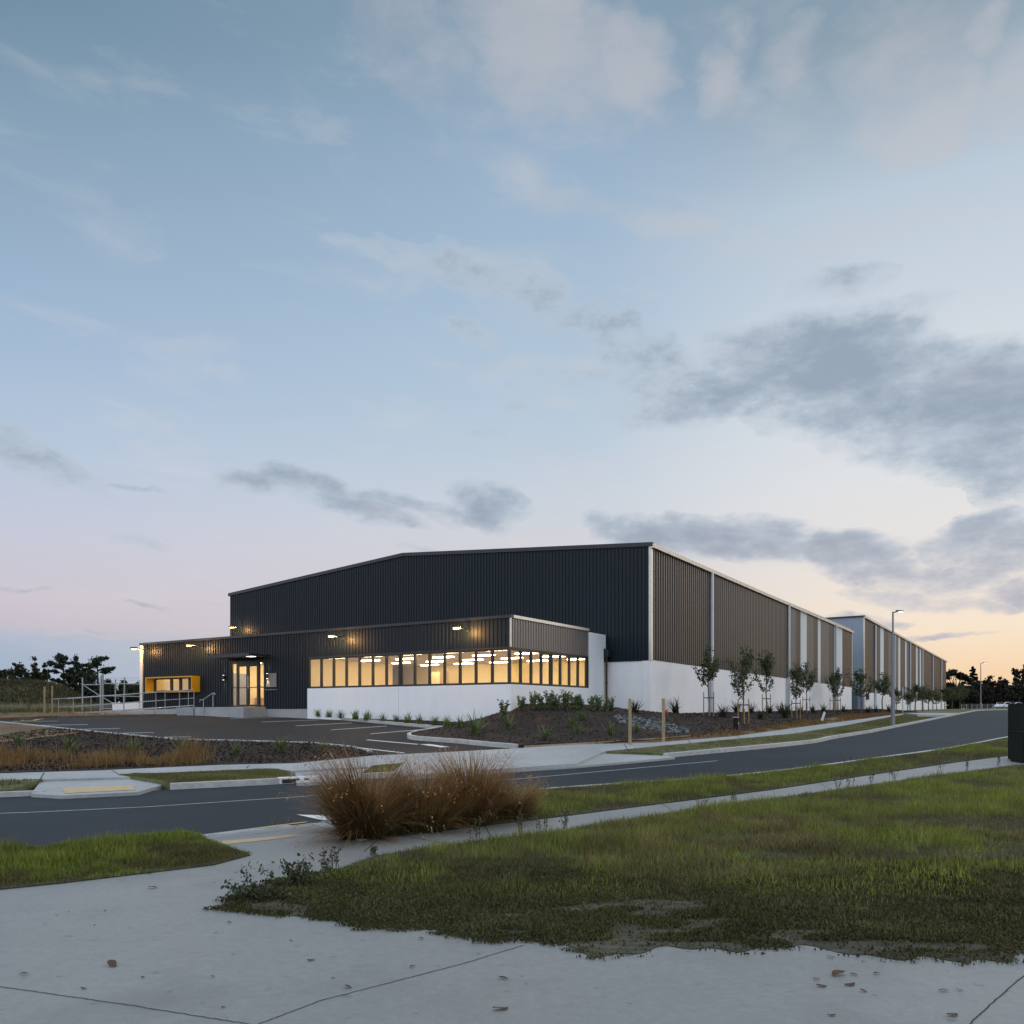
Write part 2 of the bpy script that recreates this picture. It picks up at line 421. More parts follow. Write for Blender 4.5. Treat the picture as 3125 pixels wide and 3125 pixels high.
fine2 = E(wnoise(cvec(AZ * 1.0, EL * 1.8, 3.7), 7.0, 7, .58, .3).outputs[0])
DARK = [ # the big grey bank on the right and its tail
    (2560, 1110, 540, 170, -10, 1.5), (2950, 1230, 440, 200, -14, 1.4), (1840, 1600, 120, 55, 0, 1.1), (2330, 1620, 200, 70, -4, 1.1), (2560, 1680, 240, 90, -8, 1.1), (2960, 1640, 260, 70, 10, 1.0), (2230, 1130, 330, 60, -4, .7), (1500, 1330, 120, 22, -6, .5), (2050, 1180, 220, 60, -8, .7), (1250, 1530, 330, 40, -12, .8), (2720, 1185, 620, 190, -8), (2400, 1110, 420, 130, 6), (2900, 1330, 460, 160, -14), (2100, 1230, 420, 90, 4, .75), (3150, 1420, 260, 150, -10, .9),
    (2560, 1000, 420, 70, 2, .5), (1850, 1160, 330, 55, -6, .55), (3250, 1250, 300, 120, 0),
    (1980, 1620, 260, 75, -8), (2350, 1670, 330, 85, -8, .8), (2700, 1740, 330, 80, -12, .8), (2980, 1720, 240, 80, 12, .8), (3120, 1640, 160, 90, 0, .8),
    (2850, 1830, 330, 45, -6, .8), (2200, 1640, 330, 90, 0), (3110, 1800, 160, 60, -6, .8),
    (960, 1480, 300, 65, -10), (760, 1470, 150, 50, -8, .9), (1150, 1545, 230, 50, -14), (1490, 1540, 190, 80, -10),
    (150, 1400, 280, 70, -16, .6), (60, 1330, 200, 50, -10, .5), (270, 1450, 140, 34, -14, .6),
    (420, 1650, 130, 24, -8, .8), (70, 1785, 120, 14, 0, .7), (440, 1845, 110, 14, -3, .6), (300, 1935, 160, 9, 0, .6), (650, 1835, 90, 12, 0, .5),
    (2500, 1900, 260, 26, -4, .6), (2880, 1945, 200, 16, 5, .7), (2640, 1925, 160, 20, 2, .6),
    (1560, 860, 400, 80, -16, .66), (1760, 990, 420, 110, -14, .46), (2000, 1120, 420, 70, -6, .55), (1330, 800, 300, 60, -12, .45), (1150, 790, 250, 45, -8, .48), (1450, 1010, 180, 45, -8, .5), (1500, 1115, 200, 28, 0, .55), (1600, 1245, 140, 26, -12, .45),
    (2520, 880, 240, 60, -4, .6), (430, 1480, 120, 14, -8, .5), (1290, 1670, 90, 22, -4, .5)]
LIGHT = [ # pale cumulus high up and thin veils
    (1640, 120, 520, 230, -24, 1.), (1900, 210, 220, 150, -20, 1.), (1350, 120, 420, 220, -10, .55), (2200, 255, 150, 90, -30, .95), (2240, 130, 90, 80, 0, .6),
    (2420, 170, 130, 110, 20, .65), (2800, 150, 330, 200, -6, .65), (2800, 370, 260, 130, -8, .95), (2990, 110, 110, 60, -20, .8), (3100, 270, 150, 140, 0, .8), (2960, 260, 130, 80, -10, .7),
    (1640, 560, 480, 70, -16, .55), (2020, 690, 300, 55, -10, .65), (700, 1150, 130, 60, -20, .6), (1990, 330, 110, 40, -20, .6), (1120, 1360, 130, 30, 0, .35), (2380, 760, 700, 90, -4, .4)]
fd = field(DARK); fl = field(LIGHT)
dens_ = (fd * 1.3 + (fine - .5) * 2.2 + (fine2 - .5) * 1.3 - (fd.map(0., .14, 1., 0.)) * 2.0); ad = dens_.map(-.10, 1.05)
al = (fl * 1.05 + (fine2 - .5) * 1.1 + (fine - .5) * 1.0 - (fl.map(0., .10, 1., 0.)) * 2.0).map(.02, 1.15)
lightc = mixc(EL.map(.25, .75), lin(206, 208, 214), lin(186, 188, 195))
base = mixc(al * .72, base, lightc)
shade = (fine2.map(.35, .7, 0., 1.))
darkc = mixc(EL.map(.08, .30), lin(166, 169, 184), lin(146, 162, 180))
darkl = mixc(EL.map(.05, .25), lin(204, 198, 202), lin(184, 197, 210))
dark = mixc((dens_ + (fine - .5) * 1.2 + (fine2 - .5) * 1.3).map(.3, 2.0), darkl, darkc)
base = mixc(ad * .92, base, dark)
veil = E(wnoise(cvec(AZ * 1.0 + EL * .5, EL * 3.2, 9.0), 6.0, 7, .6, .5).outputs[0])
base = mixc((veil.map(.50, .74) * EL.map(.03, .12)) * .26, base, mixc(EL.map(.1, .6), lin(226, 218, 220), lin(196, 200, 206)))
# unseen sky behind the camera and overhead boosted and warmed as added fill light
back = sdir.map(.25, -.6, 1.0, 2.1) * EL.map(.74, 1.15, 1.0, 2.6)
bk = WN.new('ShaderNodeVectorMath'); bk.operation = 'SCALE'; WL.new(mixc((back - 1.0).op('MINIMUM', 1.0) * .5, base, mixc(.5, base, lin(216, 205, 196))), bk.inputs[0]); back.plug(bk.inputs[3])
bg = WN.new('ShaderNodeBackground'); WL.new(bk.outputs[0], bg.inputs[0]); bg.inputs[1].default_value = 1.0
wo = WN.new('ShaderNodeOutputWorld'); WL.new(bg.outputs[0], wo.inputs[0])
W.cycles.sampling_method = 'MANUAL'; W.cycles.sample_map_resolution = 512

# wide soft sun, lifted and turned right of the sunset to brighten ground and walls
sd = bpy.data.lights.new('sun', 'SUN'); so = bpy.data.objects.new('sun', sd); COL.objects.link(so)
sd.energy = .8; sd.angle = R(40); sd.color = (1, .86, .72)
d = Vector((math.sin(SUN_AZ + R(40)) * math.cos(R(22)), math.cos(SUN_AZ + R(40)) * math.cos(R(22)), math.sin(R(22))))
so.rotation_euler = d.to_track_quat('Z', 'Y').to_euler(); so.location = (30, 40, 30)
SC.view_settings.view_transform = 'Standard'; SC.view_settings.look = 'None'; SC.view_settings.exposure = 0.0; SC.view_settings.gamma = 1.0
SC.cycles.use_denoising = True
SC.cycles.max_bounces = 6; SC.cycles.transparent_max_bounces = 24; SC.cycles.caustics_reflective = False; SC.cycles.caustics_refractive = False
SC.cycles.sample_clamp_indirect = 6
# ------------------------------------------------------------------ buildings (local frame: x along the front to the right, y back along the long wall)
RZ = math.atan2(EX[1], EX[0])
def clad(name, mt, parent, axis, a0, a1, zb, zt, plane, face, pitch=.20, depth=.035, zbf=None):
    """ribbed sheet standing on a plane; axis 'x' or 'y', zt number or function of the coordinate, face = outward sign"""
    prof = []; n = max(1, int(round((a1 - a0) / pitch))); p = (a1 - a0) / n
    for i in range(n):
        s = a0 + i * p
        prof += [(s, 0), (s + p * .50, 0), (s + p * .58, depth), (s + p * .86, depth), (s + p * .94, 0)]
    prof.append((a1, 0))
    zt_f = zt if callable(zt) else (lambda a: zt)
    zb_f = zb if callable(zb) else (lambda a: zb)
    mb = MB(); V = []; Fc = []
    for i, (a, dd) in enumerate(prof):
        q = plane + face * dd; qb = plane - face * .04
        for (w, z) in ((q, zb_f(a)), (q, zt_f(a))):
            V.append((a, w, z) if axis == 'x' else (w, a, z))
    n = len(prof)
    for i in range(n - 1): Fc.append((2 * i, 2 * i + 2, 2 * i + 3, 2 * i + 1))
    # closed back so the sheet has thickness
    b = len(V)
    for a in (a0, a1):
        for z in (zb_f(a), zt_f(a)):
            V.append((a, plane - face * .04, z) if axis == 'x' else (plane - face * .04, a, z))
    Fc.append((b, b + 1, b + 3, b + 2))
    Fc.append((0, 1, b + 1, b)); Fc.append((2 * n - 2, b + 2, b + 3, 2 * n - 1))
    mb.add(V, Fc)
    return mb.build(name, mt, parent)

Z0 = 0.9                      # buried foot of the walls
FL = 1.84                     # floor level of the offices
# ---------------- office building
office = empty('office_building', (ORG[0], ORG[1], 0), RZ)
tag(office, 'low dark ribbed office block with lit ribbon windows and yellow box window', 'office building')
WB, WT, PT, PB = 2.76, 4.22, 5.58, 4.22
X_L, X_W, X_D0, X_D1 = -25.8, -11.9, -17.77, -15.05
YX0, YX1, YZ0, YZ1 = -24.6, -20.35, 2.68, 3.56
clad('front_cladding', M['dark_clad'], office, 'x', X_L, YX0 + .06, FL - .1, PT - .08, 0, -1)
clad('front_cladding', M['dark_clad'], office, 'x', YX0 + .06, YX1 - .06, FL - .1, YZ0 + .04, 0, -1)
clad('front_cladding', M['dark_clad'], office, 'x', YX0 + .06, YX1 - .06, YZ1 - .04, PT - .08, 0, -1)
clad('front_cladding', M['dark_clad'], office, 'x', YX1 - .06, X_D0, FL - .1, PT - .08, 0, -1)
clad('front_cladding', M['dark_clad'], office, 'x', X_D0, X_D1, 4.27, PT - .08, 0, -1)
clad('front_cladding', M['dark_clad'], office, 'x', X_D1, X_W, FL - .1, PT - .08, 0, -1)
clad('front_cladding', M['dark_clad'], office, 'x', X_W, -.02, WT + .07, PT - .08, 0, -1, depth=.022)
clad('side_cladding', M['bronze_grey'], office, 'y', .02, 6.84, WT + .07, PT - .08, 0, 1, pitch=.21)
b = MB(); b.prism([(X_L - .05, PT - .09), (.09, PT - .09), (.09, PT + .03), (X_L - .05, PT + .03)], 'y', -.09, .12); b.build('parapet_capping', M['trim_dark'], office)
b = MB(); b.box(-.12, .10, .123, 6.84, PT - .09, PT + .035); b.box(-.0, .055, -.05, .02, WT + .07, PT - .092); b.build('side_capping', M['trim'], office)
# concrete footing, white precast walls
b = MB(); b.box(X_L + .02, X_D0 - .0, .02, .25, Z0, FL - .1); b.box(X_D0, X_W - .003, .0, .25, Z0, FL - .1); b.build('footing', M['concrete'], office)
b = MB()
b.box(X_W, -6.02, -.06, .16, Z0, WB - .02); b.box(-6.0, .06, -.06, .16, Z0, WB - .02)
b.box(-.16, .06, .163, 6.86, Z0, WB - .02)
b.build('white_plinth', M['white_wall'], office, bevel=.008)
b = MB(); b.box(-.16, .063, 6.87, 8.42, Z0, 4.75); b.box(-.16, .063, 6.87, 8.66, 4.753, 5.45); b.build('white_pier', M['white_wall'], office)
b = MB(); b.box(X_L - .02, X_L + .20, -.08, .10, 1.3, PT - .1); b.build('white_corner_trim', M['white_plastic'], office)
b = MB(); b.box(X_L, X_L + .1, .11, 8.9, Z0, PT - .1); b.build('end_wall', M['dark_clad'], office)
b = MB(); b.box(X_L + .11, -.125, .125, 8.85, 5.2, 5.3); b.build('roof', M['roof'], office)
# downpipe with rain head in the corner behind the pier
b = MB(); b.box(-.02, .30, 8.45, 8.85, 4.35, 4.72); b.tube([(.12, 8.62, 4.36), (.12, 8.62, 1.5)], .055, 10)
for z in (2.0, 3.0, 3.9): b.tube([(.12, 8.62, z), (.12, 8.62, z + .05)], .07, 10)
b.build('downpipe', M['trim_dark'], office)

# ribbon windows: each frame a part, its pane a sub-part
def window(x0, x1, axis='x', z0=WB, z1=WT, fw=.045, fd=.11, plane=0.0, rail=None):
    f = MB(); g = MB()
    def bx(mb, a0, a1, d0, d1, za, zb_):
        if axis == 'x': mb.box(a0, a1, plane + d0, plane + d1, za, zb_)
        else: mb.box(plane - d1, plane - d0, a0, a1, za, zb_)
    bx(f, x0, x0 + fw, 0, fd, z0, z1); bx(f, x1 - fw, x1, 0, fd, z0, z1)
    bx(f, x0 + fw, x1 - fw, 0.002, fd - .002, z0, z0 + .07); bx(f, x0 + fw, x1 - fw, 0.002, fd - .002, z1 - .06, z1)
    if rail: bx(f, x0 + fw, x1 - fw, .004, fd - .004, rail, rail + .05)
    w = f.build('window', M['frame'], office)
    bx(g, x0 + fw - .004, x1 - fw + .004, .05, .062, z0 + .066, z1 - .056)
    g.build('pane', M['glass'], w)
    return w
n = 14; wp = (0 - X_W - .12) / n
for i in range(n):
    window(X_W + .03 + i * wp + (.05 if i == 7 else 0), X_W + .03 + (i + 1) * wp - .003 - (.05 if i == 6 else 0))
ws = (6.78 - .03) / 8
for i in range(8):
    window(.03 + i * ws + (.05 if i == 4 else 0), .03 + (i + 1) * ws - .003 - (.05 if i == 3 else 0), 'y')
b = MB()
b.box(X_W, -.03, -.05, .14, WB - .018, WB - .002); b.box(X_W, -.03, -.03, .13, WT + .002, WT + .068)
b.box(-.055, .03, -.045, .028, WB - .016, WT + .066)
b.box(-.13, .04, .03, 6.86, WB - .018, WB - .002); b.box(-.13, .03, .03, 6.86, WT + .002, WT + .068); b.box(-.12, .035, 6.79, 6.862, WB, WT)
b.box(X_W + .01 + 7 * wp - .03, X_W + .03 + 7 * wp + .05, -.02, .12, WB, WT)
b.box(-.12, .02, .03 + 4 * ws - .05, .03 + 4 * ws + .05, WB, WT)
b.build('window_surround', M['frame'], office)

# yellow box window
b = MB(); t = .055; ya, yb = -.52, .14
b.box(YX0, YX1, ya, yb, YZ1 - t, YZ1); b.box(YX0, YX1, ya, yb, YZ0, YZ0 + t)
b.box(YX0, YX0 + t, ya + .002, yb, YZ0 + t, YZ1 - t); b.box(YX1 - t, YX1, ya + .002, yb, YZ0 + t, YZ1 - t)
b.build('yellow_window_box', M['yellow'], office)
yw = (YX1 - YX0 - 2 * t - .01) / 5
for i, (u0, u1) in enumerate(((0, 1.9), (1.92, 2.9), (2.92, 3.9), (3.92, 5))):
    window(YX0 + t + .005 + u0 * yw, YX0 + t + .005 + u1 * yw, z0=YZ0 + t + .004, z1=YZ1 - t - .004, fw=.07)

# entrance: sidelights and two door leaves
dw = X_D1 - X_D0
xs = [X_D0 + .05, X_D0 + .52, X_D0 + 1.35, X_D0 + 2.18, X_D1 - .05]
window(xs[0], xs[1], z0=FL + .02, z1=4.2, fw=.05, rail=FL + 1.0); window(xs[3], xs[4], z0=FL + .02, z1=4.2, fw=.06, rail=FL + 1.0)
for a, c, hx in ((xs[1], xs[2], xs[2] - .13), (xs[2], xs[3], xs[2] + .13)):
    f = MB(); f.box(a + .004, a + .085, -.01, .10, FL + .03, 4.05); f.box(c - .085, c - .004, -.01, .10, FL + .03, 4.05)
    f.box(a + .085, c - .085, -.008, .098, FL + .03, FL + .13); f.box(a + .085, c - .085, -.008, .098, 3.97, 4.05); f.box(a + .085, c - .085, .0, .09, FL + 1.0, FL + 1.04)
    dr = f.build('door', M['frame'], office)
    g = MB(); g.box(a + .08, c - .08, .04, .052, FL + .125, 3.975); g.build('pane', M['glass'], dr)
    h = MB(); h.tube([(hx, -.012, FL + .98), (hx, -.07, FL + .98), (hx, -.07, FL + 1.62), (hx, -.012, FL + 1.62)], .016, 8); h.build('handle', M['steel'], dr)
b = MB(); b.box(X_D0, X_D0 + .047, -.03, .14, FL - .09, 4.26); b.box(X_D1 - .047, X_D1, -.03, .14, FL - .09, 4.26)
b.box(X_D0 + .05, X_D1 - .05, -.025, .135, 4.203, 4.266); b.box(xs[1], xs[3], -.02, .13, 4.052, 4.2)
b.build('door_frame', M['frame'], office)
b = MB(); b.box(-17.95, -14.7, -1.25, -.04, 4.40, 4.52); b.box(-17.95, -14.7, -1.29, -1.252, 4.37, 4.55); b.build('canopy', M['trim_dark'], office)
b = MB(); b.box(-15.35, -14.95, -.95, -.65, 4.388, 4.398); b.build('canopy_light', M['sconce_lens'], office)
b = MB(); b.box(X_D1 + .16, X_D1 + .92, -.075, -.037, FL + 1.02, FL + 1.72); b.box(X_D1 + .12, X_D1 + .98, -.12, -.037, FL + .86, FL + .9); b.build('notice_board', mat('notice_panel', (.20, .185, .175), .5), office)

# interior (seen through the glass): floor, walls, ceiling, partition, ceiling panels
b = MB(); b.box(X_L + .15, -.14, .15, 13.2, FL - .04, FL); b.build('interior_floor', M['floor_in'], office)
CZ = 4.34
b = MB(); b.box(X_L + .15, -.14, .15, 13.2, CZ, CZ + .05); b.build('interior_ceiling', M['ceiling'], office)
b = MB()
b.box(X_L + .15, -.14, 10.4, 10.5, FL, CZ); b.box(-.26, -.145, 8.3, 10.39, FL, CZ)
b.box(-13.2, -13.1, .2, 7.6, FL, CZ); b.box(-19.6, -19.5, .2, 10.39, FL, CZ); b.box(-18.9, -13.2, 5.2, 5.3, FL, CZ)
b.box(X_L + .16, -19.6, 2.6, 2.7, FL, CZ); b.box(X_L + .16, X_L + .26, .2, 2.6, FL, CZ)
b.build('interior_wall', M['interior'], office)
b = MB(); b.box(-19.49, -19.45, 1.15, 2.5, FL, 3.75); b.build('meeting_room_glazing', M['interior_dim'], office)
b = MB(); b.box(-23.4, -22.2, 2.52, 2.59, FL, 3.9); b.build('interior_door', M['interior_dim'], office)
b = MB(); b.box(-19.44, -18.9, 3.0, 4.0, FL, FL + .55); b.build('reception_counter', M['wood_in'], office)
b = MB(); b.box(-11.9, -11.2, 9.6, 10.35, FL, FL + 2.1); b.build('cupboard', M['interior'], office)
def clight(x, y, lx=1.2, ly=.17):
    m = MB(); m.box(x - lx / 2, x + lx / 2, y - ly / 2, y + ly / 2, CZ - .05, CZ - .004); m.build('ceiling_light', M['panel_light'], office)
for iy, y in enumerate((1.5, 4.0, 6.5, 9.0)):
    for ix in range(5): clight(-1.7 - 2.45 * ix, y)
for x, y in ((-17.2, .9), (-15.6, 2.1), (-17.0, 3.0), (-14.6, 3.9), (-18.4, 2.0), (-18.4, 4.2), (-16.6, 4.6)): clight(x, y)
for x in (-24.2, -22.3, -20.6): clight(x, 1.4)

# ---------------- main warehouse
XR, YF, YB = 2.35, 8.9, 58.3
XLm, XRg, ZE0, ZR = -29.2, -13.4, 9.78, 10.92
ware = empty('warehouse', (ORG[0], ORG[1], 0), RZ)
tag(ware, 'big dark gabled warehouse with bronze ribbed side over a white base wall', 'warehouse')
def roof_z(x): return ZR - (ZR - ZE0) * abs(x - XRg) / (XR - XRg)
clad('front_cladding', M['dark_clad'], ware, 'x', XLm, -.15, 4.62, lambda x: roof_z(x) - .05, YF, -1, pitch=.2)
clad('front_cladding', M['dark_clad'], ware, 'x', -.15, XR - .02, 4.1, lambda x: roof_z(x) - .05, YF, -1, pitch=.2)
b = MB()
P = [(XLm - .1, ), (XRg, ), (XR + .16, )]
def slope_strip(mb, xa, xb, y0, y1, lo, hi):
    za, zb_ = roof_z(xa), roof_z(xb)
    mb.hexa([(xa, y0, za + lo), (xb, y0, zb_ + lo), (xb, y1, zb_ + lo), (xa, y1, za + lo), (xa, y0, za + hi), (xb, y0, zb_ + hi), (xb, y1, zb_ + hi), (xa, y1, za + hi)])
slope_strip(b, XLm - .1, XRg, YF - .10, YF + .12, -.10, .10); slope_strip(b, XRg, XR + .16, YF - .10, YF + .12, -.10, .10)
b.build('barge_flashing', M['trim_dark'], ware)
b = MB(); slope_strip(b, XLm, XRg, YF + .123, YB, -.06, .06); slope_strip(b, XRg, XR - .02, YF + .123, YB, -.06, .06); b.build('roof', M['roof'], ware)
# gutter along the long eave
b = MB(); b.hexa([(XR + .04, YF - .08, 9.60), (XR + .22, YF - .08, 9.60), (XR + .22, YB + .2, 9.40), (XR + .04, YB + .2, 9.40),
                  (XR + .04, YF - .08, 9.79), (XR + .24, YF - .08, 9.79), (XR + .24, YB + .2, 9.59), (XR + .04, YB + .2, 9.59)])
for k in range(34):
    y = YF + .4 + k * 1.45; z = 9.60 - .2 * (y - YF) / (YB - YF)
    b.box(XR + .222, XR + .236, y, y + .02, z, z + .18)
b.build('gutter', M['trim'], ware)
zt1 = lambda y: 9.66 - .2 * (y - YF) / (YB - YF)
zb1 = lambda y: 4.14 - .12 * (y - YF) / (YB - YF)
pipes = [YF + 8.39, YF + 25.2, YF + 41.5]
def side_y(px, X0=XR):        # where a photographed column meets the long wall
    r = (px - CX) / F
    return (r * (ORG[1] + X0 * EX[1]) - (ORG[0] + X0 * EX[0])) / (EV[0] - r * EV[1])
stripsA = [(2408, 2427, 'bronze_grey'), (2427, 2440, 'bronze_brown'), (2441, 2459, 'pale_strip'), (2459, 2480, 'bronze_grey'), (2480, 2493, 'bronze_brown'),
           (2494, 2501.5, 'pale_strip'), (2501.5, 2527, 'bronze_grey'), (2527, 2543, 'bronze'), (2549, 2568, 'pale_strip'), (2568, 2596, 'bronze_brown')]
segs = [(YF + .15, pipes[0], 'bronze'), (pipes[0], pipes[1], 'bronze')]
prev = pipes[1]
for p0, p1, m_ in stripsA:
    y0, y1 = side_y(p0), side_y(p1)
    y0 = prev; segs.append((y0, y1, m_)); prev = y1
segs[-1] = (segs[-1][0], YB - .02, segs[-1][2])
for y0, y1, m_ in segs:
    clad('translucent_strip' if m_ == 'pale_strip' else 'side_cladding', M[m_], ware, 'y', y0, y1 - .004, zb1, zt1, XR, 1, pitch=.30 if y0 < 14 else .34, depth=.085)
b = MB(); b.box(XR - .05, XR + .09, YF - .05, YF + .145, 4.1, 9.68); b.build('corner_flashing', M['trim'], ware)
b = MB(); b.box(XR - .1, XR + .08, YB - .015, YB + .15, 4.0, 9.45); b.build('end_flashing', M['trim'], ware)
for y in pipes:
    m = MB(); m.tube([(XR + .17, y, 9.6), (XR + .17, y, 1.2)], .105, 12)
    for z in (3.2, 5.4, 7.6): m.tube([(XR + .17, y, z), (XR + .17, y, z + .08)], .125, 12)
    m.build('downpipe', M['pipe'], ware, smooth=False)
m = MB(); m.tube([(XR + .12, pipes[1] - .35, 4.1), (XR + .12, pipes[1] - .35, 1.3)], .05, 10); m.build('conduit', M['pipe'], ware)
# white precast base, panels with joints between them
b = MB(); zw = 4.10
b.box(-.14, XR - .42, YF + .02, YF + .2, Z0 - .2, zw); b.box(XR - .40, XR + .04, YF - .04, YF + .2, Z0 - .2, zw)
ys = [YF + .203] + [YF + 8.4 * k for k in range(1, 6)] + [YB]
for a, c in zip(ys[:-1], ys[1:]):
    za, zc = zb1(a), zb1(c)
    b.hexa([(XR - .12, a, .5), (XR + .04, a, .5), (XR + .04, c - .02, .5), (XR - .12, c - .02, .5), (XR - .12, a, za), (XR + .04, a, za), (XR + .04, c - .02, zc), (XR - .12, c - .02, zc)])
b.build('white_base_wall', M['white_wall'], ware, bevel=.006)
b = MB(); b.box(XLm, XLm + .1, YF + .13, YB, 1, 9.7); b.box(XLm, XR - .13, YB - .1, YB, 1, 9.4); b.build('rear_wall', M['dark_clad'], ware)
b = MB(); b.box(XR + .062, XR + .10, YF + 8.34 - .0, YF + 8.36, 1.5, 1.52); 
# ---------------- second warehouse block further along the road
ware2 = empty('warehouse', (ORG[0], ORG[1], 0), RZ)
tag(ware2, 'farther grey ended warehouse with brown and white vertical stripes behind the street lamp', 'warehouse')
X2, Y20, Y2e = 2.33, 64.9, 149.9
e0, e1 = 11.62, 11.24
zt2 = lambda y: e0 - .08 + (e1 - e0) * (y - Y20) / (Y2e - Y20)
zb2 = lambda y: 3.72 - .25 * (y - Y20) / (Y2e - Y20)
b = MB(); b.box(-9.52, X2 - .02, Y20, Y20 + .2, 1.0, 11.66); b.box(-30, -9.55, Y20, Y20 + .2, 1.0, 11.66); b.build('grey_end_wall', M['greyblue'], ware2)
b = MB(); b.box(-30, X2 + .15, Y20 - .1, Y20 + .3, 11.663, 11.82); b.build('end_capping', M['trim_dark'], ware2)
b = MB(); b.hexa([(X2 + .04, Y20 - .1, e0 - .1), (X2 + .25, Y20 - .1, e0 - .1), (X2 + .25, Y2e + .3, e1 - .1), (X2 + .04, Y2e + .3, e1 - .1),
                  (X2 + .04, Y20 - .1, e0 + .12), (X2 + .27, Y20 - .1, e0 + .12), (X2 + .27, Y2e + .3, e1 + .12), (X2 + .04, Y2e + .3, e1 + .12)]); b.build('gutter', M['trim'], ware2)
b = MB(); b.hexa([(-30, Y20 + .31, 11.5), (X2, Y20 + .31, 11.5), (X2, Y2e, 11.2), (-30, Y2e, 11.2), (-30, Y20 + .31, 11.7), (X2, Y20 + .31, 11.7), (X2, Y2e, 11.35), (-30, Y2e, 11.35)]); b.build('roof', M['roof'], ware2)
def zx(z): return 2450 + z * .3494
st2 = [(632, 'bronze_brown'), (672, 'bronze'), (703, 'pale_strip'), (743, 'bronze_brown'), (776, 'bronze_grey'), (812, 'bronze'), (830, 'bronze_grey'), (848, 'pale_strip'),
       (890, 'bronze'), (903, 'pale_strip'), (936, 'bronze_grey'), (962, 'bronze_brown'), (985, 'bronze_brown'), (1000, 'pale_strip'), (1018, 'bronze'), (1030, 'pale_strip'), (1048, 'bronze_grey'), (1135, 'bronze_brown'), (1210, 'bronze_brown')]
prev = Y20 + .22
for zz, m_ in st2:
    y1 = side_y(zx(zz), X2)
    clad('translucent_strip' if m_ == 'pale_strip' else 'side_cladding', M[m_], ware2, 'y', prev, y1 - .004, zb2, zt2, X2, 1, pitch=.45, depth=.06); prev = y1
clad('side_cladding', M['bronze_brown'], ware2, 'y', prev, Y2e, zb2, zt2, X2, 1, pitch=.45, depth=.06)
for zz in (635, 803, 938, 1047, 1137, 1212):
    y = side_y(zx(zz), X2 + .17); m = MB(); m.tube([(X2 + .17, y, e0 - .3), (X2 + .17, y, 1.2)], .12, 10); m.build('downpipe', M['pipe'], ware2)
b = MB(); b.box(X2 - .03, X2 + .1, Y20 - .04, Y20 + .21, 1.2, e0 - .1); b.build('corner_flashing', M['trim'], ware2)
b = MB(); ys = [Y20 + .213, 74, 83, 92, 101, 110, 119, 128, 139, Y2e]
for a, c in zip(ys[:-1], ys[1:]):
    za, zc = zb2(a), zb2(c)
    b.hexa([(X2 - .12, a, .8), (X2 + .05, a, .8), (X2 + .05, c - .03, .8), (X2 - .12, c - .03, .8), (X2 - .12, a, za), (X2 + .05, a, za), (X2 + .05, c - .03, zc), (X2 - .12, c - .03, zc)])
b.build('white_base_wall', M['white_wall'], ware2)
b = MB(); b.box(.55, 1.75, Y20 - .06, Y20 - .004, 1.6, 3.72); dr = b.build('door', mat('grey_door', (.12, .15, .18), .5), ware2)
b = MB(); b.box(1.58, 1.66, Y20 - .12, Y20 - .062, 2.6, 2.66); b.build('handle', M['steel'], dr)
b = MB(); b.box(X2 + .06, X2 + .3, Y20 + 1.2, Y20 + 1.7, 2.9, 3.6); b.build('meter_box', M['trim_dark'], ware2)

# ---------------- flood lamps on bracket arms
def flood(lx, ly, z, label, arm=.75, power=100):
    wx_, wy_ = to_world(lx, ly)
    t = empty('flood_lamp', (wx_, wy_, z), RZ); tag(t, label, 'wall lamp', 'flood lamps on the dark front')
    m = MB(); m.box(-.06, .06, -.05, 0, -.08, .08); m.tube([(0, -.03, 0), (0, -arm, .03)], .022, 8); m.build('bracket', M['trim_dark'], t)
    m = MB(); m.prism([(-.16, .02), (.16, .02), (.13, .10), (-.13, .10)], 'y', -arm - .24, -arm + .02); m.build('housing', M['trim_dark'], t)
    m = MB(); m.tube([(0, -arm - .11, -.055), (0, -arm - .11, .017)], .13, 14); m.build('lens', M['lamp_lens'], t)
    ld = bpy.data.lights.new('lamp_glow', 'POINT'); ld.energy = power; ld.color = (1, .52, .17); ld.shadow_soft_size = .05
    lo = bpy.data.objects.new('lamp_glow', ld); COL.objects.link(lo); lo.parent = t; lo.location = (0, -arm + .22, -.10)
    return t
def front_lx(px, ly):
    r = (px - CX) / F
    return (r * (ORG[1] + ly * EV[1]) - (ORG[0] + ly * EV[0])) / (EX[0] - r * EX[1])
for px, py, ly, lab in ((452, 1983, 0, 'lit flood lamp at the left end above the yellow box window'), (620, 1973, 0, 'lit flood lamp on the dark wall left of the entrance canopy'),
                        (1052, 1946, 0, 'lit flood lamp above the left end of the ribbon windows'), (1430, 1922, 0, 'lit flood lamp above the windows nearest the office corner'),
                        (740, 1918, YF, 'lit flood lamp low on the warehouse gable above the office roof')):
    lx = front_lx(px, ly); Y = ORG[1] + lx * EX[1] + ly * EV[1]
    flood(lx, ly - .03, EYE + (HY - py) / F * Y, lab)
